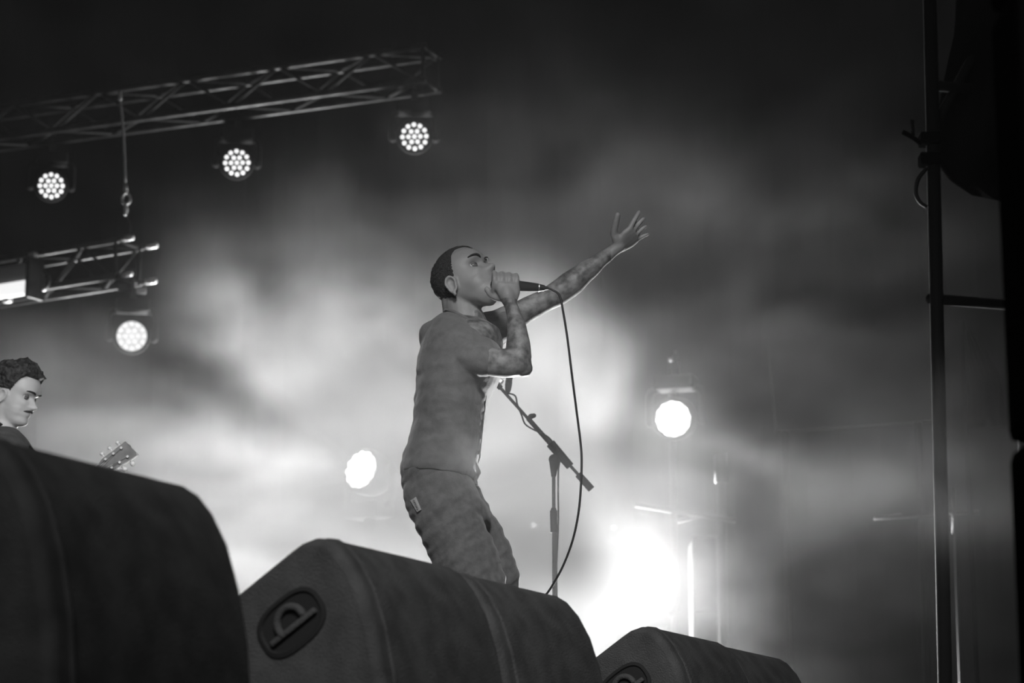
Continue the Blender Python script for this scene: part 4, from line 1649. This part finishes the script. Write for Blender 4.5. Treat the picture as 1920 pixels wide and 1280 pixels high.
# ------------------------------------------------------------------ haze: fog-machine smoke as a density grid in world space
# (px, py, stage depth, radius px x, radius px y, radius in depth, density)
PUFFS = [
    (500, 970, 12.2, 320, 120, 0.8, 0.75, 0),
    (690, 1120, 12.2, 460, 160, 0.8, 1.10, 0),
    (930, 900, 12.0, 130, 250, 0.8, 0.80, 1),
    (1040, 1070, 12.0, 120, 150, 0.8, 1.50, 1),
    (545, 635, 12.4, 150, 80, 0.7, 0.70, 0),
    (420, 560, 12.8, 70, 70, 0.7, 0.20, 0),
    (690, 710, 12.2, 140, 140, 0.7, 0.70, 0),
    (620, 460, 12.2, 180, 45, 0.7, 0.10, 0),
    (330, 820, 12.2, 190, 90, 0.7, 0.14, 0),
    (530, 840, 13.0, 120, 45, 0.6, 0.3, 0),
    (1075, 985, 12.0, 55, 85, 0.6, 1.1, 1),
    (1112, 718, 11.8, 50, 66, 0.45, 2.8, 1),
    (1010, 625, 12.0, 75, 70, 0.6, 1.4, 1),
    (1430, 900, 12.2, 260, 60, 0.8, 0.16, 0),
    (1640, 930, 8.9, 300, 90, 0.5, 0.20, 0),
    (1300, 1040, 12.4, 170, 160, 0.5, 0.12, 0),
    (1262, 790, 13.6, 80, 80, 0.4, 0.22, 1),
    (1400, 410, 13.0, 260, 60, 0.8, 0.040, 0),
    (1000, 300, 13.0, 300, 110, 0.8, 0.025, 0),
    (1520, 620, 12.6, 330, 280, 0.8, 0.022, 0),
    (1330, 620, 13.0, 200, 70, 0.8, 0.03, 0),
    (100, 730, 12.8, 170, 90, 0.8, 0.10, 0),
    (900, 800, 6.35, 420, 420, 0.35, 0.030, 0),
    (820, 880, 6.25, 65, 65, 0.25, 0.25, 0),
    (1000, 880, 7.75, 200, 330, 0.35, 0.05, 0),
]
BASE = 0.0010


def haze():
    ng = bpy.data.node_groups.new('smoke_field', 'GeometryNodeTree')
    ng.interface.new_socket('Geometry', in_out='OUTPUT', socket_type='NodeSocketGeometry')
    N, L = ng.nodes, ng.links
    out = N.new('NodeGroupOutput')

    def math_(op, a, b=None, c=None, clamp=False):
        n = N.new('ShaderNodeMath')
        n.operation = op
        n.use_clamp = clamp
        for i, v in enumerate((a, b, c)):
            if v is None: continue
            if isinstance(v, (int, float)): n.inputs[i].default_value = v
            else: L.new(v, n.inputs[i])
        return n.outputs[0]

    def vec(op, a, b=None):
        n = N.new('ShaderNodeVectorMath')
        n.operation = op
        for i, v in enumerate((a, b)):
            if v is None: continue
            if isinstance(v, (tuple, list, Vector)): n.inputs[i].default_value = tuple(v)
            else: L.new(v, n.inputs[i])
        return n.outputs['Value'] if op in ('LENGTH', 'DOT_PRODUCT') else n.outputs['Vector']

    pos = N.new('GeometryNodeInputPosition').outputs[0]

    def tex(scale, detail, rough, offs, stretch=(1, 1, 1), dist=0.0):
        n = N.new('ShaderNodeTexNoise')
        n.inputs['Scale'].default_value = scale
        n.inputs['Detail'].default_value = detail
        n.inputs['Roughness'].default_value = rough
        n.inputs['Distortion'].default_value = dist
        L.new(vec('ADD', vec('MULTIPLY', pos, stretch), offs), n.inputs['Vector'])
        return n
    # domain warp gives the curling edges
    wv = tex(1.3, 5, 0.6, (3, 1, 7)).outputs['Color']
    warp = vec('MULTIPLY', vec('SUBTRACT', wv, (.5, .5, .5)), (1.0, 0.8, 1.0))
    wp = vec('ADD', pos, warp)
    wq = vec('ADD', pos, vec('MULTIPLY', warp, (0.3, 0.3, 0.3)))
    total = None
    small = None
    for (px, py, Y, rx, ry, rY, d, crisp) in PUFFS:
        c = P(px, py, Y)
        k = Y / FPX
        q = vec('MULTIPLY', vec('SUBTRACT', wq if crisp else wp, c), (1 / (rx * k), 1 / rY, 1 / (ry * k)))
        g = math_('EXPONENT', math_('MULTIPLY', vec('DOT_PRODUCT', q, q), -1.0))
        g = math_('MULTIPLY', g, d)
        if crisp:
            small = g if small is None else math_('ADD', small, g)
        else:
            total = g if total is None else math_('ADD', total, g)
    n1 = tex(1.5, 6, 0.58, (5, 2, 1), (.85, .45, 1.8), 0.9).outputs[0]
    mod = math_('MULTIPLY_ADD', math_('SUBTRACT', n1, 0.5), 6.0, 1.0)
    mod = math_('MAXIMUM', mod, 0.12)
    dens = math_('MULTIPLY', math_('ADD', total, BASE), mod)
    dens = math_('ADD', dens, math_('MULTIPLY', small, math_('MULTIPLY_ADD', mod, 0.4, 0.6)))
    vc = N.new('GeometryNodeVolumeCube')
    L.new(dens, vc.inputs['Density'])
    vc.inputs['Min'].default_value = HAZE_MIN
    vc.inputs['Max'].default_value = HAZE_MAX
    vc.inputs['Resolution X'].default_value = HAZE_RES[0]
    vc.inputs['Resolution Y'].default_value = HAZE_RES[1]
    vc.inputs['Resolution Z'].default_value = HAZE_RES[2]
    sm = N.new('GeometryNodeSetMaterial')
    L.new(vc.outputs[0], sm.inputs['Geometry'])
    m = bpy.data.materials.new('stage_haze')
    m.use_nodes = True
    nt = m.node_tree
    nt.nodes.clear()
    mo = nt.nodes.new('ShaderNodeOutputMaterial')
    at = nt.nodes.new('ShaderNodeAttribute')
    at.attribute_name = 'density'
    vs = nt.nodes.new('ShaderNodeVolumeScatter')
    vs.inputs['Color'].default_value = (1, 1, 1, 1)
    vs.inputs['Anisotropy'].default_value = 0.35
    nt.links.new(at.outputs['Fac'], vs.inputs['Density'])
    nt.links.new(vs.outputs[0], mo.inputs['Volume'])
    sm.inputs['Material'].default_value = m
    L.new(sm.outputs[0], out.inputs[0])
    me = bpy.data.meshes.new('haze')
    me.materials.append(m)
    o = bpy.data.objects.new('haze', me)
    COL.objects.link(o)
    md = o.modifiers.new('smoke', 'NODES')
    md.node_group = ng
    tag(o, 'drifting grey smoke haze filling the stage behind the singer', 'haze', kind='stuff')
    return o


HAZE_MIN, HAZE_MAX, HAZE_RES = (-4.8, 5.7, -0.02), (4.8, 15.6, 6.6), (150, 82, 110)


haze()
